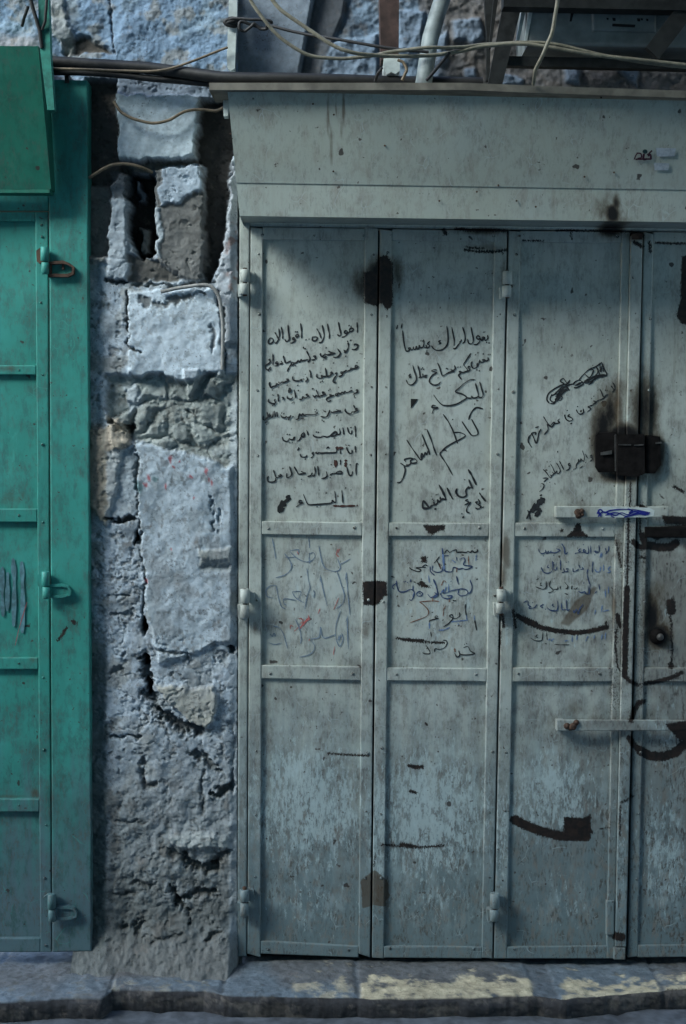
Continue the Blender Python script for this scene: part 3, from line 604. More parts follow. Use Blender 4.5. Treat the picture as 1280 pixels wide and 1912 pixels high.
#        leaf top      panel 1 top  panel 1 foot  panel 2 top      panel 2 foot  panel 3 top      panel 3 foot   leaf foot
JY = {1: ((424, 427), (447, 449), (973, 976), (998, 1001), (1242, 1245), (1267, 1271), (1757, 1767), (1781, 1788)),
      2: ((428, 431), (449, 451), (976, 977), (1001, 1002), (1247, 1248), (1271, 1273), (1767, 1768), (1788.5, 1790)),
      3: ((431, 433), (452, 453), (976, 977), (1002, 1003), (1247, 1247), (1273, 1273), (1768, 1767), (1790, 1790)),
      4: ((433, 437), (454, 457), (982, 984), (1003, 1004), (1247, 1248), (1273, 1274), (1765, 1764), (1788, 1786))}
PD = -.0095
frame_o = thing('doorway', 'pale metal door frame around the folding shutters, its jamb against the stone pier', 'doorway', W(455, 1790, 0))
mb = MB(); slab(mb, JX['jl'], JX['jr'], (405, 405), (1786, 1786), .001, -.06, 4); mb.build('jamb', M['white'], frame_o, wear)
mb = MB(); slab(mb, (447, 447), (1420, 1420), (398, 410), (422.5, 434), -.004, -.06, 4); mb.build('lintel', M['white'], frame_o, wear)
mb = MB(); box(mb, 440, 395, 1440, 1835, -.062, -.08); mb.build('unlit_gap_sheet', M['dark'], frame_o)  # near-black sheet stands in for the unlit shop behind the gaps
LEAF = {}
LAB = {1: 'pale metal shutter leaf beside the stone pier, with nine lines of black Arabic writing',
       2: 'pale metal shutter leaf with large slanting black Arabic writing and a torn black sticker corner',
       3: 'pale metal shutter leaf with a scribbled-out black bar and a burnt lock at its edge',
       4: 'pale metal shutter leaf with a round lock, partly cut off by the photo edge'}
for k in (1, 2, 3, 4):
    a, b, c, e = JX[k]; Y = JY[k]
    L = thing('shutter_leaf', LAB[k], 'shutter', W((a[1]+e[1])/2, Y[7][0], 0), 'leaves of the pale folding shutter'); LEAF[k] = L
    mb = MB(); full = (Y[0], Y[7])
    slab(mb, a, b, Y[0], Y[7], 0.0, -.03, 2.4, wob=.0012, seed=k); slab(mb, c, e, Y[0], Y[7], 0.0, -.03, 2.4, wob=.0012, seed=k+9)
    for t, f in ((0, 1), (2, 3), (4, 5), (6, 7)): slab(mb, b, c, Y[t], Y[f], -.0006, -.03, 2.4, wob=.0012, seed=k+20+t)
    mb.build('frame', M['white'], L, wear)
    for t, f in ((1, 2), (3, 4), (5, 6)):
        mb = MB(); p = 2.5
        slab(mb, (b[0]-p, b[1]-p), (c[0]+p, c[1]+p), tuple(q-p for q in Y[t]), tuple(q+p for q in Y[f]), PD, PD-.006, 2.2, wob=.0035, seed=k*7+t)
        mb.build('panel', M['white'], L, wear)
    rows = [440, 470, 592, 728, 852, 986, 1118, 1258, 1400, 1520, 1640, 1772]
    for q, y in enumerate(rows):
        if y not in (440, 986, 1258, 1772):
            rivet(lx(a, y)+15+random.uniform(-1.5, 1.5), y+random.uniform(-6, 6), 0.0, M['white'], L)
            if k < 3: rivet(lx(e, y)-9+random.uniform(-1.5, 1.5), y+random.uniform(-6, 6), 0.0, M['white'], L)
        else:
            for fx in ((.16, .83) if q else (.1, .5, .9)):
                x = lx(a, y)*(1-fx)+lx(e, y)*fx
                if k < 4: rivet(x+random.uniform(-4, 4), y+random.uniform(-2, 2), 0.0, M['white'], L)
for x, y in ((456.5, 527), (456, 1124), (456, 1682)): hinge(x, y, LEAF[1], M['white'])
for x, y in ((947, 531), (936, 1123), (923.5, 1694)): hinge(x, y, LEAF[3], M['white'])
# the flat bar that closes the gap between the third and fourth leaf, with its foot plate
mb = MB(); slab(mb, (1178, 1148), (1200, 1168), (440, 440), (1768, 1768), .010, -.02, 2.2); slab(mb, (1178, 1146), (1199, 1167), 1770, 1792, .012, -.01, 2.4)
mb.build('cover_bar', M['white'], LEAF[4], wear)
mb = MB(); box(mb, 1180, 436, 1199, 447, .014, 0); mb.build('top_bolt', M['rust'], LEAF[4])
mb = MB(); slab(mb, (1132, 1132), (1147, 1147), (1682, 1682), (1746, 1746), .006, -.01, 2.4); mb.build('bolt_guard', M['white'], LEAF[3], wear)
# round lock, burnt lock box, two hasps
p = W(1227, 1188, -.012)
mb = MB(); tube(mb, [p, p+[0, -.01, 0], p+[0, -.018, 0], p+[0, -.022, 0]], [.024, .022, .014, .004], 20); kn = mb.build('round_lock', M['lock'], LEAF[4])
mb = MB(); q = p+np.array([.003, -.021, .001]); tube(mb, [q, q+[0, -.006, 0], q+[0, -.009, 0]], [.010, .009, .004], 14); mb.build('key_barrel', M['lockworn'], kn)
mb = MB(); prism(mb, [(1113, 812), (1117, 809), (1150, 806), (1150, 882), (1118, 882), (1112, 872)], .004, -.012)
prism(mb, [(1152, 811), (1203, 811), (1204, 884), (1190, 890), (1152, 888)], .018, -.01); prism(mb, [(1206, 812), (1232, 815), (1234, 868), (1222, 884), (1206, 884)], .010, -.01)
lk = mb.build('lock_box', M['lock'], LEAF[3])
mb = MB(); prism(mb, [(1122, 845), (1142, 841), (1142, 848), (1122, 850)], .010, .0042); prism(mb, [(1155, 829), (1178, 829.5), (1178, 832), (1155, 831.5)], .021, .0182)
prism(mb, [(1184, 830.5), (1201, 829.5), (1201, 831.5), (1184, 832.5)], .021, .0182); prism(mb, [(1224, 826), (1236, 825), (1236, 828), (1224, 829)], .013, .0102); prism(mb, [(1147, 812), (1150, 811), (1150, 880), (1148, 880)], .007, .0042)
mb.build('lock_slot', M['lockworn'], lk)
def hasp(x0, x1, y0, y1, bx, by, parent, dd):
    mb = MB(); slab(mb, (x0, x0), (x1, x1), (y0, y0+1), (y1, y1-1), dd, dd-.006, 2.2); slab(mb, (x0, x0), (x0+14, x0+14), (y0+1, y0+1), (y1-1, y1-1), dd-.0065, PD, 3)
    h = mb.build('hasp', M['white'], parent, wear)
    mb = MB(); c = W(bx, by, dd); rng = np.random.RandomState(int(bx))
    for i in range(7):
        o2 = np.array([rng.uniform(-.016, .014), 0, rng.uniform(-.009, .009)]); r = rng.uniform(.006, .011)
        tube(mb, [c+o2, c+o2+[0, -.005, 0], c+o2+[0, -.009, 0]], [r, r*.8, r*.2], 9)
    mb.build('weld_lump', M['rust'], h); return h
h1 = hasp(1037, 1248, 945, 967, 1080, 957, LEAF[3], .020); h2 = hasp(1039, 1330, 1344, 1365, 1068, 1354, LEAF[3], .026)
mb = MB(); prism(mb, [(1118, 948), (1130, 946), (1212, 948), (1222, 953), (1220, 963), (1205, 966), (1126, 966), (1117, 962)], .0206, .0195); mb.build('white_paint_patch', M['pvc'], h1)
strokes('blue_scribble', M['blueink'], h1, '1114,960 1120,951 1128,957 1140,953 1160,951 1185,952 1205,956 1213,958|1116,965 1125,956 1140,960 1150,962 1160,957 1172,961 1185,955 1200,960 1213,957|1130,962 1150,957 1170,964 1190,958 1210,961|1165,966 1180,962 1202,957|1116,952 1122,965|1114,957 1124,962|1190,954 1212,960|1186,958 1206,962|1140,963 1146,966|*1.4:1172,950 1180,954 1174,958', 0, 0, 1, 2.6, .0208)
mb = MB(); slab(mb, (1204, 1204), (1330, 1330), 984, 1004, .006, -.01, 3); mb.build('burnt_plate', M['lock'], LEAF[4])

B = M['ink']
strokes('handwriting', B, LEAF[1], '''1046,118 1050,170 1051,218|1012,180 990,175 970,190 978,208 1000,203 1012,182|978,206 960,222 948,226|965,148 970,151|985,156 990,159|952,205 930,200 922,220 940,228 952,215 945,238 920,258 895,265
|862,115 870,160 880,205 886,235 872,252 850,238|752,132 762,190 772,240 768,278|700,145 712,200 718,250 708,290 690,315 668,318|645,180 672,225 690,278|600,262 648,264 640,295 612,300 600,285 603,262|566,282 569,284|536,288 539,290
|484,128 492,180 494,230 494,275|430,210 434,212|448,210 453,213|466,236 442,240 436,256 454,262 466,245 442,276|426,268 408,270 410,290 428,285 422,305 400,320 380,322|358,142 362,190 368,240 372,280 358,302 338,305 328,285
|292,165 302,210 306,250 304,280|268,180 274,230 266,280 242,322 228,318|228,215 250,255 272,292|172,282 190,272 210,285 208,312 185,328 166,325 165,300 174,280
|1020,350 1022,336 1042,336 1058,346 1040,352|1056,350 1046,375 1022,388 995,384|950,306 954,304|978,298 982,297|955,318 962,345 955,380 935,412 915,412|933,453 936,456|912,392 928,402 942,405|850,378 868,400 880,424 862,455 832,465 808,462|811,520 814,523
|760,402 790,418 828,425 790,432 755,438|828,426 770,438 745,440 728,430 720,442 695,456 682,440 686,425|695,456 715,468 745,458|738,368 741,372|712,486 716,490|734,479 738,483
|610,455 630,452 638,466 620,470|637,466 626,485 598,492|545,402 562,440 578,475 570,500 555,512|510,360 514,376|*1.8:528,374 531,381|562,485 520,495 500,500 490,488 476,512 460,498 446,515 425,522 400,515 388,532 404,546 420,524|432,548 435,551
|400,525 372,560 352,605|388,500 350,518 335,520 322,485 312,450|290,502 300,525 275,532|258,508 240,512 240,530 258,524 250,545 224,552|208,428 210,480 208,540|182,482 170,492 186,502|186,508 162,530 138,545 135,574 160,588 186,560|164,598 168,602|186,588 190,592
|1045,516 1048,520|1056,550 1034,545 1030,562 1050,568 1056,552 1042,572 1005,578 985,572 982,588 1000,584|985,588 965,597 942,602|950,550 954,553|940,592 925,605 905,612 885,610 890,628 906,618 895,645 862,656|850,620 832,626 842,640 825,665 808,700 820,715 836,708
|778,622 790,612 802,626 776,632|800,628 780,645 755,655 742,640|730,570 738,610 740,650 712,655 692,648 698,668 672,672 646,660 648,630|680,710 684,713|698,700 702,703|575,592 585,630 588,668|545,660 552,688 530,710|505,680 488,690 500,700 478,686|486,698 440,700 405,682 408,655|454,742 457,746
|340,680 366,690 346,702|368,692 340,706 318,714 296,712 280,726 262,735 246,728 240,748 214,753 190,765 175,735 180,712|349,742 353,744|266,760 270,763|204,788 208,791
|1035,795 1048,790 1056,805 1038,810|1056,802 1045,818 1015,822|985,766 989,769|1000,795 980,802 960,812 940,815 926,804 915,820 896,814 880,829 862,822 848,836|858,825 836,828 838,846 856,838 845,848|822,840 796,850 770,844|770,832 796,850 760,866 742,886 760,905 790,890|764,795 768,797|774,784 782,782
|722,815 700,812 705,828 730,830 700,845 680,850|640,790 655,830 670,856 640,846 625,860 604,840|624,864 628,867|644,888 648,891|598,775 606,780 615,776|556,830 540,838 562,850 530,868 506,858 500,880 470,886|461,794 464,797|420,790 430,830 436,872|410,858 390,880 356,872 350,845|399,917 402,920
|*1.7:370,772 380,790 366,815 376,782|300,862 316,870 306,886|258,830 262,870 265,905|232,880 224,900 240,912 215,926 185,918 165,905 168,880|204,838 207,841|214,842 217,845|204,944 208,947|221,934 225,937
|1012,942 1028,975 1040,998|1052,974 1030,978 1050,990 1028,1006 1008,1010|1000,1004 984,1026 950,1020 930,998 930,975|838,985 862,994 884,1001 850,1005 820,1010 800,1016 788,1006|843,1044 847,1047|776,990 765,1020 745,1055 715,1060 685,1054|697,1086 701,1096|713,1098 717,1108
|648,1010 645,1028 600,1035 550,1034 520,1042 505,1028 490,1045 475,1030 468,1052 458,1078 435,1085|624,984 627,986|642,988 646,990|494,1074 497,1077|508,1072 511,1075|407,1054 410,1057|*1.4:388,1045 374,1062 358,1070|358,1070 344,1056 328,1066 300,1060 285,1035|294,1018 298,1021|316,1024 320,1027|363,1084 368,1087
|248,1010 254,1056|225,1000 233,1058|212,1005 208,1050 192,1066|192,1034 174,1064|176,1025 168,1060|150,1012 160,1058 140,1075 130,1090 110,1080 112,1050|134,1113 138,1117|148,1106 152,1110''', 470, 580, 5.3333, 3.0, PD)
strokes('handwriting', B, LEAF[1], '''1026,135 1032,190 1034,245|950,150 962,190 976,212 990,210 996,180|984,150 987,152|905,152 912,190 916,222|870,160 878,195 874,216 850,220 832,214|*1.5:850,206 830,195 802,215 792,232 826,232 850,212|818,254 822,257|790,228 765,240 745,245 722,240 702,236 690,246 660,248 622,240 608,222|639,194 643,197|659,197 664,200
|545,178 555,205 560,230|*1.3:515,195 521,225 514,242 490,232 506,205|492,240 472,275 450,285|430,245 414,254 420,266 390,272 372,262 364,276 345,290 312,276 302,245|349,217 353,220|374,221 378,224|374,300 378,302|399,300 403,302
|1028,335 1030,365 1032,398|940,348 958,390 978,408 996,400 996,375|964,326 967,330|880,358 882,395 882,412|838,350 842,380 838,398 800,402 740,402 690,405 668,400|742,362 757,346 772,360|672,395 652,408 632,402 646,394|615,395 600,410 614,420 600,445 586,452|548,425 540,440 516,446 490,440 480,415|529,464 532,468|462,350 468,358 452,380
|1060,520 1042,510 1036,570 1038,628|945,540 955,590 970,625 994,622 1002,588|977,520 980,524|882,472 880,522|902,602 880,586 850,592 840,606 880,610 902,602|840,606 802,610 776,626|740,590 748,628 730,650 690,660|790,516 788,526|777,648 780,652|655,535 660,580 665,628|625,540 631,590 620,630 600,630
|600,602 588,626 555,640|490,586 512,598 532,606 496,612 462,616|491,664 494,668|420,540 440,575 462,616|375,540 387,580 395,615 380,640 347,646 348,606|215,575 225,610 240,648|276,615 296,630 262,632 290,642 240,652 236,676 212,692 166,690 154,660 164,636
|895,778 900,840 906,905|825,785 832,840 834,894 815,890 800,876 796,896 770,906 700,912 630,918 560,915 530,860 512,815|502,880 476,878 470,900 506,900 470,920 440,942|*1.4:738,800 742,806|647,938 650,942|931,750 934,754''', 470, 770, 5.3333, 2.8, PD)
strokes('brown_marker', M['brownmark'], LEAF[1], '''*1.3:812,930 870,932|*1.3:870,934 940,932 1025,930|1046,926 1049,927|*1.1:1106,932 1118,932|*2:822,478 834,500 832,545|*1.6:840,478 832,530|*1.4:925,480 945,480|*1.8:935,500 930,540|*1.6:835,352 870,354 905,356|*1.2:860,360 845,375''', 470, 770, 5.3333, 3.4, PD)
strokes('smudged_scribble', M['steel'], LEAF[1], '''*2:375,830 350,850 385,862|*2:375,860 320,900 335,930|*2:330,930 290,920 300,965|*2:300,880 270,950 275,1000|*2:340,870 300,930|*2:280,990 320,955''', 470, 770, 5.3333, 3.2, PD)
strokes('handwriting', B, LEAF[2], '''1066,245 1070,275 1056,290 1040,300|1054,314 1058,318|1078,320 1083,324|1032,262 1014,266 1016,285 1036,282 1034,266 1010,296 992,270|1022,214 1026,216|1036,211 1039,214|990,262 970,250 955,268 975,286 992,272 986,308 960,335 930,338|902,165 912,220 924,275 920,315 900,332 876,320 868,285
|818,165 835,220 843,270 836,310 818,325|806,288 796,312 772,345 746,376 722,378|788,308 791,312|710,165 722,230 734,290 732,348|660,155 670,220 672,300 658,350 620,385 570,396 530,380 508,350|598,295 580,310 602,322 580,334
|490,305 468,332 492,348 466,372 452,340|430,290 432,330 420,365 395,370|459,400 463,403|400,298 403,301|416,301 419,304|460,372 432,362|395,370 386,345 382,376 365,380 357,356 350,382 334,385 327,360 320,388 304,390 298,372 280,374 288,394 260,404 245,375 232,310 220,200|172,145 160,182|215,130 205,178
|1070,438 1076,440|1088,437 1093,439|1070,465 1073,490 1052,502 1034,488 1014,492 1036,505 1000,514 986,490|1021,430 1025,433|985,500 980,525 960,546 966,522|976,540 945,572 915,566 904,532 912,505|944,438 948,442|967,418 971,421|958,588 963,592|983,598 988,602
|892,560 878,556 872,572 890,580 886,592 860,606 836,606|898,425 870,470 842,512 828,536 846,562 866,592 842,610 812,616 796,604 784,608 796,622 778,640 790,664 808,685|769,561 773,564|793,559 797,562
|735,545 746,575 728,592 700,608|700,588 732,604 690,612 668,622 642,638 615,648 590,570 568,520|654,574 658,577|666,579 670,582|560,592 536,588 508,602 560,616 520,640 490,682 490,715 530,740 570,736 600,708|571,666 574,670
|466,640 438,652 458,662 428,656 420,628|404,581 408,584|417,569 421,572|429,584 433,587|425,656 400,662 386,600 372,545|398,660 380,668|322,545 336,600 356,660 350,705 312,738 276,730 255,690|300,630 284,650 306,660 284,670
|988,710 1005,770 1021,830 1010,862 985,864 970,850|945,725 960,780 974,840 962,862 925,870 904,850|922,862 895,872 858,868|938,685 890,690 840,720 795,760 746,806 800,825 840,846 858,870 820,895 770,925 710,942 660,946 612,936 565,890 530,838|550,945 522,944 514,966 570,966 530,986 512,1026|936,928 940,932''', 710, 580, 5.3333, 2.7, PD)
strokes('handwriting', B, LEAF[2], '''*1.15:1018,125 960,112 920,140 895,180 878,232|908,230 940,290 968,345 966,380 918,392 888,365 850,310 812,252|625,180 680,260 720,340 768,470|725,362 790,360 845,390 800,425 720,465 655,505 608,546|716,230 720,234|608,546 638,534 662,546|608,546 594,575 620,620 660,680 718,785
|462,330 500,420 530,510 558,588|415,380 450,470 480,540 490,582 472,548 460,582 444,560 430,602 412,568 400,612|262,435 310,510 360,580 402,632 418,594|365,645 340,622 300,640 312,665 352,662 364,645|330,620 288,616 240,630 252,652|306,658 290,680 250,695 198,665|235,695 246,740 222,820 196,855 165,860
|*1.5:875,730 915,800 952,880|*1.2:880,830 900,880 915,912 896,906 880,920 880,900 856,926 850,952 855,985 822,1005 776,992 752,952 762,918|836,828 841,833|*1.5:582,880 620,950 655,1030|*1.3:662,910 690,970 722,1026|*1.2:655,1030 620,1022 600,1032 594,1000|*1.2:606,1032 582,1050 566,1030 566,1062 540,1080 530,1050|*1.2:540,1080 514,1086 484,1114|553,979 558,982|570,974 574,977|513,1024 518,1027|529,1034 533,1037|*1.5:484,1114 424,1110 428,1042 484,1110|*2.2:543,1118 548,1124
|*1.3:985,962 1015,1005 1050,1046|*1.5:1019,1104 1022,1108|970,1020 990,1060 968,1078|970,1050 948,1056 966,1076|975,1080 1000,1100 970,1122 944,1110|870,1025 846,1040 882,1056 838,1082|900,1052 862,1110 860,1150 886,1160|808,1168 812,1172|832,1192 822,1208 816,1200''', 710, 740, 5.3333, 2.8, PD)
mb = MB(); prism(mb, [(710+302/5.3333, 580+878/5.3333), (710+374/5.3333, 580+880/5.3333), (710+345/5.3333, 580+922/5.3333), (710+302/5.3333, 580+970/5.3333)], PD+.0008, PD-.001); mb.build('torn_sticker_corner', M['steel'], LEAF[2])
strokes('sticker_mark', M['pvc'], LEAF[2], '336,890 345,895 340,925', 710, 580, 5.3333, 1.2, PD+.0004)
strokes('scribble', B, LEAF[3], '''*1.2:320,540 295,500 310,440 360,395 430,355 480,330 440,300 475,272 520,330 545,290 500,350 540,340 580,330|350,440 330,500 370,530 400,500 440,510 460,470 400,440 345,460|360,460 420,400 470,360 530,390 480,420 400,480 380,540 330,545|*2:385,500 450,440 520,380|*2:390,470 480,390|*1.6:420,420 500,360 540,400|*1.6:400,520 470,430|*1.5:440,350 500,330
|*1.2:580,340 600,310 650,290 690,330 620,370 590,370|640,290 700,220 760,170 830,140 890,95|890,95 920,170 945,235 880,255|700,220 760,260 800,180 740,180|830,140 850,200 820,240|870,110 880,200 900,110 910,200|*1.8:720,300 800,260 860,240 930,235|*1.8:720,320 780,300 850,255 920,245|*1.4:750,340 800,300|*1.6:600,350 680,310|*1.5:700,300 780,270 700,320 800,250 860,240|840,150 870,230|800,160 890,100''', 970, 660, 5.818, 2.3, PD)
strokes('handwriting', B, LEAF[3], '''1010,315 1030,350 1032,390 1005,420|990,350 1010,375 1026,396|929,399 932,401|948,401 952,403|960,440 946,452 936,446|870,385 890,425 910,470 942,450 905,490 860,506 828,522|899,518 902,522|*1.2:800,515 832,530 798,548|828,526 790,560 758,572|804,463 807,466|779,489 782,492|760,572 744,580 766,594 770,606 735,630|690,600 692,640 660,660 630,642 614,610|627,576 630,580
|542,660 524,680 546,690 576,715 540,735 506,716 490,682 492,665|514,618 517,622|545,765 570,758|435,710 414,730 432,750 390,760 370,748 350,766 328,788|385,745 352,796 325,786 285,730 258,685|325,788 302,770 306,830 265,880|170,805 205,795|230,820 205,872 184,976 142,892 130,866 174,860 166,885|205,862 180,975 156,922|130,872 96,910 112,918|96,910 94,960 130,1020''', 970, 660, 5.818, 2.5, PD)
strokes('handwriting', B, LEAF[3], '''765,300 780,290 786,312 766,312|785,308 790,335 764,356|782,186 792,180|715,280 736,322|680,240 700,300 696,350 676,346 664,330 660,352 645,356 638,336 638,362 620,386 612,410 612,430 580,446|714,369 717,372|655,430 688,406|546,380 530,385 534,405 551,396 535,440 504,456|432,355 455,400 476,446|400,375 425,420 440,462 420,490 404,484|335,385 360,430 385,482 406,460 376,490 350,470|378,486 346,512 328,502|317,408 320,412
|255,445 290,480 332,536 346,514|250,540 306,540 262,578|306,542 262,580|324,583 327,587|230,595 261,610 254,650 214,689|411,245 413,264''', 970, 800, 5.818, 2.1, PD)
strokes('blotted_word', B, LEAF[3], '''75,980 100,930 130,870 165,810|*3.6:262,770 230,790 200,820|*3.4:240,775 190,840 160,880|*2.4:180,830 150,880 120,905|*2.4:225,890 190,930 165,950|110,920 85,890|*2:200,870 235,900|105,930 115,990|220,730 240,722''', 970, 800, 5.818, 3.6, PD)
# fainter writing on the middle panels
strokes('faded_blue_writing', M['pencil'], LEAF[1], '''*1.2:170,30 190,140 212,265|*1.2:585,20 595,140|595,195 590,250 595,320|600,205 640,195 656,240 620,285 560,300 490,280 430,240 370,180|370,172 470,160 450,220|430,245 310,250|*1.2:310,205 360,270 390,340 370,400 310,450 210,480|*1.2:700,115 720,220 740,310 780,375 860,405 920,400 946,360 912,262|940,330 1060,265
|565,375 580,500 600,595 570,680 540,835|720,450 715,530|*1.1:720,460 750,620 795,800|*1.1:905,400 950,540 990,680 970,770 900,830|1015,420 1000,500|*1.2:1015,430 1030,650 1055,900|*1.1:215,570 235,680 270,800 320,835|215,570 150,570 100,620 110,690 180,710|395,640 440,710 540,770|395,640 495,640 470,720|440,735 310,720 302,770 330,790|640,620 652,660 640,700
|945,860 900,1000 890,1130 910,1220 940,1260 975,1180 960,1110|930,1130 918,1190 950,1130 925,1205|*1.2:1025,910 1025,1050 1035,1290|1025,930 1005,985|890,1125 800,1160 760,1165 730,1120 720,1040 705,1150 650,1172 608,1182 650,1250 640,1310 580,1360 480,1385|*1.2:435,955 480,1060 500,1170 490,1230|180,1030 250,1050 300,1130 345,1285|150,1120 170,1150 190,1110 210,1150|130,1220 200,1240 280,1220''', 480, 1000, 6.095, 1.7, PD)
strokes('red_crayon', M['red'], LEAF[1], '''920,150 900,210 930,240 905,230|940,150 915,200|870,845 925,710|*2.4:480,1060 530,1000 590,930|*1.5:500,1000 600,950|470,940 520,960 490,1000|580,905 600,960|375,1060 380,1020 410,1040|420,1090 480,1030|690,890 715,830|880,1260 865,1360|455,180 470,220|595,1175 585,1200''', 480, 1000, 6.095, 1.5, PD)
strokes('handwriting', B, LEAF[2], '''*1.3:1090,165 1095,185 1060,202 1030,182 1010,202 980,186 960,202 900,196 848,206|848,206 842,170 802,180 760,200 730,172 702,215|500,365 470,350 440,375 480,382 440,378 360,386 420,410 380,430 300,400 284,380|575,330 620,280 640,250|600,285 625,330 655,400|*1.2:60,485 102,500|*1.8:1088,520 1092,524
|*1.3:955,820 950,880 966,980|*1.2:1062,1010 1072,1070 1086,1132|880,920 882,960 840,990 800,986 760,960 792,945 800,990 750,1050 690,1090|622,970 600,958 588,980 626,988 580,1000 525,1016 520,1040|535,1150 546,1212|800,770 815,780 840,775|680,1250 720,1255 732,1290 700,1340 640,1360 590,1352 580,1392|480,1310 522,1380 520,1412 450,1410|440,1400 470,1415
|930,1340 980,1325 1010,1380 1062,1410 960,1426 890,1416 872,1370|*1.2:820,1400 850,1450 882,1430 870,1380|938,1299 942,1301|963,1289 968,1291''', 720, 1000, 6.4, 1.9, PD)
strokes('blue_handwriting', M['darkblue'], LEAF[2], '''*1.3:672,150 680,220 690,300 702,410 736,432 792,428 810,380 870,400 922,390|690,240 750,240|528,370 535,430 582,475|560,360 556,415 620,440 672,420 680,370|880,285 930,265 946,300 930,350 1032,370 960,405 910,385|845,255 850,300|*1.2:125,540 132,600 162,668 232,670 292,640 320,652 326,600|120,572 76,610 100,642|215,550 218,554|234,545 238,549|258,560 262,564|290,560 300,520|325,640 340,700 310,770 280,765|442,690 402,668 370,690 380,720 422,720 442,690|400,690 420,700|*1.6:570,525 600,600 620,690 610,720 570,742|500,700 540,740 602,702 580,680
|778,544 782,548|*1.4:845,485 865,580|860,700 882,640 962,650 976,700 902,720 864,702|872,640 780,660 690,690 690,640|*1.2:1005,530 1030,610 1010,680 972,690|*1.2:650,690 682,740 752,755 792,722 722,720''', 720, 1000, 6.4, 2.0, PD)
strokes('pale_blue_writing', M['fadedblue'], LEAF[2], '''*1.8:680,210 690,330 696,400|1080,230 1075,300|790,290 830,320|510,480 520,560|750,580 750,680|690,640 650,700|*1.3:520,1040 520,1110|630,1130 700,1125 762,1095|960,950 970,1010|1056,955 1060,1010|330,690 325,740|860,1050 870,1065|720,610 700,690|980,1010 780,1030''', 720, 1000, 6.4, 2.2, PD)
strokes('rusty_crayon', M['orange'], LEAF[2], '''400,792 452,830 510,902 490,960 402,1000 290,1040|400,792 560,780 640,790|690,870 685,965|712,840 700,880|560,740 560,790|985,240 990,350|660,600 692,540 722,560|*2:822,1350 828,1390|640,330 655,400|850,380 845,440|760,740 755,800''', 720, 1000, 6.4, 1.6, PD)
strokes('blue_handwriting', M['darkblue'], LEAF[3], '''1130,125 1122,180 1090,220|1085,150 1105,205|*1.1:1010,115 1015,190 975,206 968,180|1000,190 950,186|910,120 915,220|880,125 886,205 850,206 825,182 832,166 852,190 800,206|792,155 766,180 790,196 740,210 725,216|824,108 828,112|960,228 963,232|*1.3:565,98 596,150 602,220|640,195 622,216 600,218|500,155 546,176 510,196|545,180 500,202 470,206 442,200 415,206 386,216 370,170|370,202 330,216 300,196 290,160|340,240 352,244|468,234 473,237|440,180 430,205|410,180 395,210
|810,380 822,400 790,406|770,350 786,390|770,402 740,420 706,432 700,390|650,400 620,396 640,426 600,432 570,446|585,390 600,430|619,319 623,322|643,313 647,316|*1.2:550,295 552,412|512,370 496,410 470,406|455,305 462,370 446,425 402,450 350,436 320,380|405,350 394,375 416,386|468,320 472,322|498,340 502,342|478,350 482,352|940,310 932,370 932,440|880,400 868,450 880,510 900,580
|905,580 896,700|880,600 886,690 850,692 842,670 800,682 760,662|1008,580 1020,652|985,666 960,692|826,566 832,568|820,820 780,880 760,940 742,882 712,920 704,890|660,880 632,892 620,770|626,882 570,882 560,800|*1.2:515,780 520,860 500,896 432,892 390,860|465,815 452,835 476,850|350,820 310,846 342,860|272,820 240,860 182,872 176,850|110,800 160,780 166,830 200,850|216,800 220,804|370,878 376,882|504,922 512,930''', 960, 1000, 6.4, 2.0, PD)
strokes('handwriting', B, LEAF[3], '''755,620 732,640 710,632|*1.6:690,600 682,640|*1.5:640,600 632,642|600,555 642,612 610,640|545,600 550,642|520,610 515,640 470,642|430,540 420,602 462,650 440,676 404,682|380,545 382,610 350,640 300,630 254,612|322,560 308,590 332,602|260,530 290,514|600,690 642,706|340,1150 336,1220 320,1256 250,1255 192,1222|275,1180 258,1208 282,1220|385,1160 392,1250|*.8:480,1300 560,1305 656,1304|362,1285 388,1296''', 960, 1000, 6.4, 1.7, PD)
strokes('pale_blue_writing', M['fadedblue'], LEAF[3], '''1150,370 1120,400 1150,430 1110,446|1065,350 1066,420|1030,372 1020,430 980,430 960,402|1125,612 1122,690|1085,640 1090,740|1050,830 1040,910|1130,890 1060,906|970,890 960,940|430,1230 410,1250|690,1195 690,1270|750,1190 745,1250|1050,1180 1040,1250|1090,1160 1085,1240|880,1200 850,1262|470,1230 440,1262|960,1190 950,1230|640,1250 600,1262|1030,210 1025,270|1045,200 1042,260''', 960, 1000, 6.4, 2.2, PD)

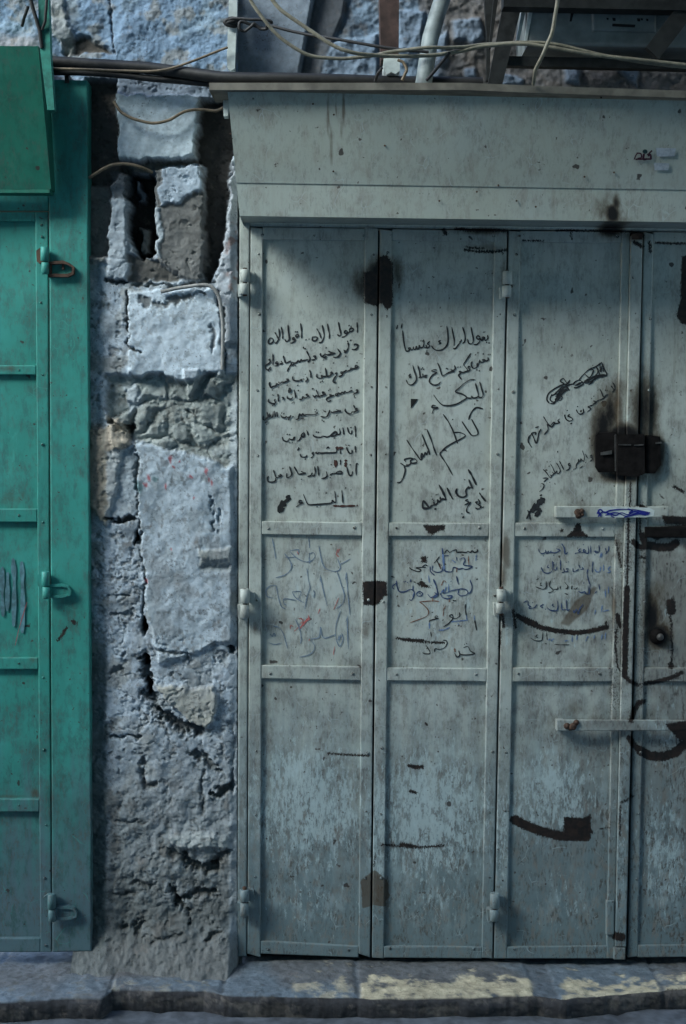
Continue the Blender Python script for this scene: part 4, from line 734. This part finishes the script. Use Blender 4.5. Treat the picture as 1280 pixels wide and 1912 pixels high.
# ------------------------------------------------------------------ the sloping hood over the shutters
def hood_d(y): return np.interp(y, [160, 340, 403], [.262, .206, .198])
def hd(x, y): return hood_d(y - 18*(np.asarray(x, float)-424)/936*np.interp(y, [165, 403], [1.1, .72]))
def hood():
    H = thing('shutter_hood', 'dull cream sheet-metal hood box above the folding shutters, sooted near its right end', 'hood', W(445, 403, .228))
    def sheet(name, xa, xb, y0, y1, off):
        u = np.linspace(0, 1, 300); v = np.linspace(0, 1, 44 if y1-y0 > 100 else 22); U, Vv = np.meshgrid(u, v, indexing='ij')
        sl = np.interp(U, [0, 1], [0, 18.0]); y = y0+(y1-y0)*Vv
        xl = np.interp(y, [165, 340, 403], [424, 441, 447]); x = xl+(xb-xl)*U
        d = hood_d(y)-off + .0025*fbm(x, y, 160, 2, 5)
        P = W(x, y+sl*np.interp(y, [165, 403], [1.1, .72]), d); F = gridF(len(u), len(v))
        n = P.shape[0]*P.shape[1]; Q = P.copy().reshape(-1, 3)
        mb = MB(); mb.add(Q, F, *PX(Q), smooth=True)
        # folded-back left edge and foot so that the sheet has a real thickness
        e = P[0].copy(); e2 = e.copy(); e2[:, 1] = .05; m = len(e); mb.add(np.r_[e, e2], [(i, i+1, i+1+m, i+m) for i in range(m-1)])
        f = P[:, -1].copy(); f2 = f.copy(); f2[:, 1] += .012 if name == 'upper_sheet' else 0; m = len(f)
        if name == 'upper_sheet': mb.add(np.r_[f, f2], [(i, i+m, i+1+m, i+1) for i in range(m-1)])
        return mb.build(name, M['hood'], H, wear), P
    up_, _ = sheet('upper_sheet', 424, 1360, 170, 341, 0.0)
    lo_, P = sheet('lower_sheet', 441, 1360, 341, 403, .0022)
    f = P[:, -1].copy(); f2 = f.copy(); f2[:, 1] = -.0; f2[:, 2] += .002; g = f.copy(); g[:, 1] += .014; g[:, 2] += .006; h_ = f2.copy(); h_[:, 2] += .006
    mb = MB(); m = len(f); mb.add(np.r_[f, g], [(i, i+m, i+1+m, i+1) for i in range(m-1)]); mb.add(np.r_[g, h_], [(i, i+m, i+1+m, i+1) for i in range(m-1)])
    mb.build('soffit', M['hood'], H, wear)
    mb = MB(); s = np.linspace(390, 1360, 60); yt = np.interp(s, [390, 870, 1000, 1360], [154.5, 154.5, 160, 172]); 
    A = W(s, yt,   .282); Bv = W(s, yt+13.5, .282); A2 = A.copy(); A2[:, 1] = -.05; B2 = Bv.copy(); B2[:, 1] = -.257; n = len(s)
    mb.add(np.r_[A, Bv, A2, B2], [(i, i+n, i+n+1, i+1) for i in range(n-1)] + [(i+2*n, i, i+1, i+1+2*n) for i in range(n-1)] + [(i+n, i+3*n, i+3*n+1, i+n+1) for i in range(n-1)] + [(0, 2*n, 3*n, n)])
    mb.build('top_rail', M['railpaint'], H)
    for x, y in ((584, 194), (623, 214), (622, 320), (718, 272), (1122, 182), (1091, 330), (964, 375), (930, 346), (1146, 322), (430, 250), (1000, 386), (820, 375), (890, 358)):
        mb = MB(); p_ = W(x, y, float(hd(x, y))+.002); tube(mb, [p_, p_+np.array([0, -.002, 0])], [.0028, .0018], 7); mb.build('nail', M['rust'], H)
    mb = MB()
    for s_, w_ in (('1184,298 1186,292 1190,285', 1.4), ('1188,286 1196,287 1197,294 1190,296', 1.6), ('1202,287 1201,297 1207,297', 2.4), ('1209,291 1214,289 1215,297', 2.2), ('1186,297.5 1200,297 1216,297', 1.8), ('1212,286 1217,281', 1.8), ('1208,289 1213,286', 1.6)):
        Pp = smooth_path(np.array(L_(s_)), 5) if len(L_(s_)) > 2 else np.linspace(*[np.array(q) for q in L_(s_)], 5); T = np.gradient(Pp, axis=0); T /= np.linalg.norm(T, axis=1)[:, None]; N = np.c_[-T[:, 1], T[:, 0]]*w_*.85
        A = Pp+N; Bq = Pp-N; V = np.stack([W(A[:, 0], A[:, 1], hd(A[:, 0], A[:, 1])+.004), W(Bq[:, 0], Bq[:, 1], hd(Bq[:, 0], Bq[:, 1])+.004)], 1).reshape(-1, 3)
        mb.add(V, [(2*i, 2*i+1, 2*i+3, 2*i+2) for i in range(len(Pp)-1)])
    mb.build('sticker_lettering', M['maroon'], H)
    mb = MB(); c = np.array([1204, 283.0]); an = np.linspace(0, 2*math.pi, 12)[:-1]; x = c[0]+4.8*np.cos(an); y = c[1]+4.2*np.sin(an); V = W(x, y, hd(x, y)+.0044); mb.add(V, [tuple(range(11))]); mb.build('sticker_emblem', M['teal'], H)
    for x0, y0, x1, y1 in ((1224, 276, 1262, 292), (1220, 304, 1250, 318)):
        mb = MB(); x = np.array([x0, x1, x1-3, x0+2]); y = np.array([y0, y0+1, y1, y1]); V = W(x, y, hd(x, y)+.0036); mb.add(V, [(0, 1, 2, 3)]); mb.build('sticker_remnant', M['stickerblue'], H)
M['railpaint'] = plain('weathered_rail', (.16, .15, .125), .7, .4, 22)
M['maroon'] = plain('maroon_print', (.05, .012, .03), .6, .3, 200); M['teal'] = plain('teal_print', (.01, .04, .045), .6, .2, 200)
M['stickerblue'] = plain('pale_blue_sticker_scraps', (.33, .38, .43), .6, .2, 160)
hood()

# ------------------------------------------------------------------ the green door, its post and its hood
gp = thing('green_door_post', 'broad turquoise green metal door post next to the stone pier', 'door post', W(130, 1775, .035))
mb = MB(); slab(mb, (91.5, 97.5), (163.5, 170), (148, 150), (1778, 1776), .035, -.06, 3, wob=.002, seed=3); mb.build('post_face', M['green'], gp, gwear)
mb = MB(); box(mb, 120, 138, 128, 154, .045, .0); mb.build('post_bracket', M['steel'], gp)
mb = MB(); slab(mb, (-120, -120), (90, 90), 335, 394, .024, -.05, 3); mb.build('lintel', M['green'], gp, gwear)
gd = thing('green_door_leaf', 'turquoise green metal door leaf with riveted rails at the left edge', 'door', W(20, 1778, .03), 'green door')
del gd['group']
sx0, sx1 = (65.5, 75), (89, 95.5)
GY = [(396, 413), (682, 700), (950, 975), (1228, 1250), (1492, 1516), (1752, 1778)]
mb = MB(); slab(mb, sx0, sx1, 396, 1778, .030, 0, 2.6, wob=.0014, seed=31)
for i, (a, b) in enumerate(GY): slab(mb, (-90, -90), (65.2, 74.7), a, b, .0295, 0, 2.6, wob=.0012, seed=40+i)
mb.build('frame', M['green'], gd, gwear)
for i in range(5):
    mb = MB(); slab(mb, (-88, -88), (67.5, 77), GY[i][1]-2, GY[i+1][0]+2, .015, .009, 2.6, wob=.004, seed=50+i); mb.build('panel', M['green'], gd, gwear)
for y in (420, 442, 565, 700, 830, 975, 1110, 1265, 1400, 1540, 1640, 1765): rivet(lx(sx0, y)+11+random.uniform(-2, 2), y, .030, M['green'], gd)
for a, b in GY[1:5]: rivet(35, (a+b)/2, .0295, M['green'], gd)
for x, y in ((83, 488), (85, 1094), (96, 1696)):
    mb = MB(); barrel(mb, x, y-27, y, .0115, .055); barrel(mb, x+1, y+2, y+24, .0108, .055); h = mb.build('hinge', M['green'], gd, gwear)
    mb = MB(); prism(mb, [(x-16, y-20), (x-8, y-26), (x-2, y-26), (x-2, y+2), (x-10, y+4), (x-15, y)], .045, .03); mb.build('hinge_plate', M['rust'] if y < 600 else M['green'], h, gwear if y > 600 else None)
    big = y < 600
    ring = [(x+6, y+1), (x+34, y-2), (x+46, y+3), (x+55, y+10), (x+54, y+24), (x+44, y+29), (x+6, y+29)] if big else [(x+6, y-2), (x+30, y-4), (x+42, y), (x+47, y+9), (x+46, y+18), (x+30, y+22), (x+6, y+22)]
    P = np.array(ring, float); c = P.mean(0); inn = c+(P-c)*np.array([.80, .62]); n = len(P)
    O1 = W(P[:, 0], P[:, 1], .052); I1 = W(inn[:, 0], inn[:, 1], .052); O0 = O1.copy(); O0[:, 1] = -.033; I0 = I1.copy(); I0[:, 1] = -.033
    mb = MB(); F = []
    for i in range(n):
        j = (i+1) % n; F += [(i, j, n+j, n+i), (i, 2*n+i, 2*n+j, j), (n+i, n+j, 3*n+j, 3*n+i)]
    mb.add(np.r_[O1, I1, O0, I0], F)
    if not big: prism(mb, [tuple(c+(q-c)*.9) for q in P], .046, .034)
    else: box(mb, x+32, y+4, x+36, y+15, .044, .034)
    mb.build('hinge_strap', M['rust'] if big else M['green'], h, gwear if not big else None)
mb = MB()
M['lilac'] = plain('lilac_spray', (.085, .20, .235), .7, .5, 50); M['pinkline'] = plain('pink_crayon', (.25, .10, .11), .7, .3, 200)
strokes('lilac_spray', M['lilac'], gd, '4,1060 3,1100 5,1150|24,1044 26,1090 25,1168|40,1050 42,1110 41,1180|14,1070 13,1140', 0, 0, 1, 9, .0168)
strokes('pink_line', M['pinkline'], gd, '50,1124 42,1150 34,1178 28,1205', 0, 0, 1, 1.6, .0172)
def ghood():
    G = thing('green_door_hood', 'dark green sheet-metal hood box above the green door, cut off by the left edge', 'hood', W(40, 352, .10))
    u = np.linspace(0, 1, 50); v = np.linspace(0, 1, 60); U, V_ = np.meshgrid(u, v, indexing='ij'); y = 86+(353-86)*V_; xr = 71+(95-71)*V_; x = -140+(xr+140)*U
    d = .185+(.095-.185)*V_ + .002*fbm(x, y, 90, 2, 7); P = W(x, y, d); mb = MB(); mb.add(P, gridF(50, 60), x, y, smooth=True)
    e = P[-1].copy(); e2 = e.copy(); e2[:, 1] = -.036; m = 60; mb.add(np.r_[e, e2], [(i, i+m, i+1+m, i+1) for i in range(m-1)])
    f = P[:, -1].copy(); f2 = f.copy(); f2[:, 1] = -.036; m = 50; mb.add(np.r_[f, f2], [(i, i+1, i+1+m, i+m) for i in range(m-1)])
    f = P[:, 0].copy(); f2 = f.copy(); f2[:, 1] = -.01; f2[:, 2] -= .01; mb.add(np.r_[f, f2], [(i, i+m, i+1+m, i+1) for i in range(m-1)])
    mb.build('hood_sheet', M['hoodgreen'], G, gwear)
    mb = MB(); box(mb, -120, 352, 92, 360, .094, .04); mb.build('hood_lip', M['hoodgreen'], G, gwear)
ghood()

# ------------------------------------------------------------------ pipes, bars and cables
def line3(s): return np.array([W(a, b, c) for a, b, c in [tuple(map(float, q.split(','))) for q in s.split()]])
def cable(name, s, r, mat, label, cat='cable', group=None, seg=8, n=10):
    mb = MB(); P = smooth_path(line3(s), n); P = P + .0012*np.stack([fbm(np.arange(len(P))*1.0, np.zeros(len(P))+k*7, 6, 2, k+3) for k in range(3)], 1)
    tube(mb, P, r, seg); return tag(mb.build(name, mat), label, cat, group)
cable('black_hose', '90,116,.06 160,120,.06 250,125,.07 330,134,.08 400,143,.10 450,146,.11 560,147,.12 700,152,.12 900,156,.12', .0165, M['blackpipe'], 'thick black hose running level across the top of the pier and behind the hood rail', 'hose', None, 12)
cable('thin_black_hose', '88,134,.05 200,138,.06 300,148,.07 430,160,.08 470,162,.08', .009, M['blackpipe'], 'thinner black hose just below the thick black hose over the pier', 'hose')
bp = thing('green_awning_bar', 'upright green steel bar above the green hood, bolted with thin black rods', 'bar', W(90, 205, .09))
mb = MB(); prism(mb, [(70, -40), (89, -40), (94, 110), (101, 205), (88, 205), (75, 100), (72, 60)], .20, .17); mb.build('bar', M['greenbar'] if 'greenbar' in M else M['hoodgreen'], bp)
mb = MB(); tube(mb, line3('50,-30,.21 60,12,.21 74,58,.205 78,90,.2'), .005, 8); tube(mb, line3('88,-20,.21 84,40,.21 78,56,.205'), .004, 8); mb.build('rod', M['steel'], bp)
cable('rod_stub', '52,12,.06 46,30,.05 40,48,.03', .0045, M['steel'], 'short rusty black rod stuck in the blue wall above the green hood', 'rod')
ct = thing('cable_trunking', 'broken white plastic cable trunking running down the wall left of the hood', 'cable trunking', W(424, 216, .08))
for pts in ('428,-40 443,-40 442,34 426,34', '425,50 441,50 438,128 430,132 424,126 423,110', '419,139 438,139 438,155 419,155', '417,171 428,168 427,200 425,217 417,217 416,185'):
    mb = MB(); prism(mb, L_(pts), .075, .04); mb.build('trunking_piece', M['pvc'], ct)
mb = MB(); prism(mb, L_('432,-30 441,-30 436,160 424,214 419,214 428,150'), .039, .01); mb.build('backing_strip', M['steel'], ct)
cable('coiled_cable', '424,38,.09 440,34,.095 470,36,.10 500,38,.10 506,44,.095 494,52,.09 470,46,.095 450,40,.10 446,52,.10 456,58,.095 468,50,.10 474,44,.10 486,54,.095 498,54,.10 503,48,.11 560,62,.13 620,72,.16 720,89,.19 800,97,.19', .0042, M['darkcable'], 'thin dark cable tangled round the white trunking and crossing behind the beige cables')
cable('cable_wrap', '420,44,.085 432,40,.09 446,36,.085 440,48,.08 426,46,.085 420,40,.088 434,34,.09 446,42,.085', .006, M['darkcable'], 'dark knot of cable wrapped round the top of the white trunking')
cable('beige_cable', '490,-24,.42 520,14,.42 560,44,.42 620,84,.43 660,98,.43 720,104,.40 800,103,.38 850,97,.37 900,87,.36 950,82,.36 1000,84,.36 1050,92,.36 1120,104,.36 1300,124,.36', .0050, M['beige'], 'upper beige cable sagging from the top edge across the pipes', group=None)
cable('beige_cable', '455,-24,.40 470,4,.395 500,46,.39 530,76,.385 575,102,.38 630,109,.38 690,104,.385 740,95,.39 800,89,.40 860,88,.37 920,82,.35 980,79,.35 1030,82,.35 1090,95,.35 1170,112,.35 1300,128,.35', .0046, M['beige'], 'lower beige cable hanging nearest the white trunking and dipping to the hood rail')
cable('yellowish_cable', '1042,-20,.42 1038,20,.42 1028,66,.41 1012,104,.39 1000,130,.35 996,157,.29', .0048, M['beige'], 'single beige cable dropping steeply in front of the air conditioner on to the hood rail')
cable('black_wire', '796,150,.30 815,128,.33 838,98,.38', .0042, M['darkcable'], 'short black wire slanting up from the hood rail beside the pale pipe', 'wire')
cable('black_wire', '700,152,.18 704,140,.20 712,126,.22', .004, M['darkcable'], 'short black wire left of the rust-stained post stub', 'wire')
cable('loop_wire', '742,112,.20 754,118,.2 758,132,.2 750,150,.2', .004, M['tan'], 'thin wire loop hanging right of the rust-stained post stub', 'wire')
cable('tan_cable', '212,190,.035 225,208,.045 250,222,.05 285,230,.05 315,224,.05 345,208,.045 375,204,.03 405,206,.03 432,190,.06', .0042, M['tan'], 'tan cable sagging across the upper white block of the pier')
cable('tan_cable', '166,332,.02 182,322,.03 200,311,.035 230,306,.035 262,312,.03 284,322,.01', .0046, M['tan'], 'tan cable arching over the dark cavity in the pier')
cable('tan_cable', '96,128,.09 200,131,.1 290,132,.1 340,121,.1 425,88,.09', .0034, M['tan'], 'thin tan cable lying along the black hose over the pier')
cable('grey_cable', '300,545,.025 345,536,.03 385,532,.035 405,548,.035 413,580,.03 416,620,.03 415,690,.025', .005, M['greycable'] if 'greycable' in M else M['concrete'], 'grey cable bent round the upper corner of the smooth white block in the pier')
rp = thing('rusty_post', 'red-brown rusted steel post above the hood with a whitish broken foot', 'post', W(728, 150, .12))
mb = MB(); prism(mb, [(708, -40), (745, -40), (744, 108), (711, 112)], .13, .05); mb.build('post', M['redrust'] if 'redrust' in M else M['rust'], rp)
mb = MB(); prism(mb, [(716, 109), (746, 107), (746, 132), (738, 138), (730, 134), (722, 139), (716, 130)], .14, .06); mb.build('broken_foot', M['pvc'], rp)
cable('pale_pipe', '838,-40,.10 822,10,.11 806,60,.13 797,110,.15 790,160,.16', .022, M['pipe'], 'pale plastic pipe slanting down to the hood rail beside the rusted post', 'pipe', None, 16)
br = thing('steel_bracket', 'dark angle-iron frame carrying the air conditioner at the top right', 'bracket', W(960, 155, .3))
for s, a, b in (('948,-40 986,-40 938,156 911,156', .262, .247), ('902,-40 924,-40 916,60 914,150 908,150 908,60', .12, .10), ('924,-30 934,-30 916,92 912,92', .2, .19), ('930,104 1300,112 1300,130 928,122', .24, .21), ('940,-40 1320,-40 1320,20 940,12', .34, .29), ('1262,14 1304,14 1230,110 1206,88', .335, .315)):
    mb = MB(); prism(mb, L_(s), a, b); mb.build('bar', M['steel'], br)
ac = thing('air_conditioner', 'pale grey air-conditioner casing on the dark bracket at the top right', 'air conditioner', W(1100, 88, .4))
mb = MB(); slab(mb, (985, 985), (1400, 1400), (-60, -60), (84, 92), .27, .05, 6, bev=.006); mb.build('casing', M['ac'], ac)
mb = MB(); slab(mb, (1105, 1105), (1225, 1225), (-60, -60), (58, 60), .276, .26, 6, bev=.004); mb.build('front_cover', M['ac'], ac)
mb = MB(); prism(mb, L_('975,14 983,12 970,74 964,74'), .25, .23); prism(mb, L_('988,12 996,11 984,76 979,76'), .272, .26); mb.build('edge_rib', M['pvc'], ac)
mb = MB(); prism(mb, L_('1143,44 1186,46 1185,51 1143,49'), .2775, .276); mb.build('slot', M['dark'], ac)
mb = MB()
for x, y, r in ((1134, 35, 2), (1146, 36, 3), (1192, 37, 3), (1208, 37, 2.2), (1198, 36, 2)): prism(mb, [(x-r, y-r), (x+r, y-r*.8), (x+r, y+r), (x-r*.7, y+r*.8)], .2775, .276)
mb.build('marking', M['dark'], ac)
mb = MB(); prism(mb, L_('1067,15 1073,15 1067,40 1063,40'), .2712, .27); mb.build('seam', M['dark'], ac)
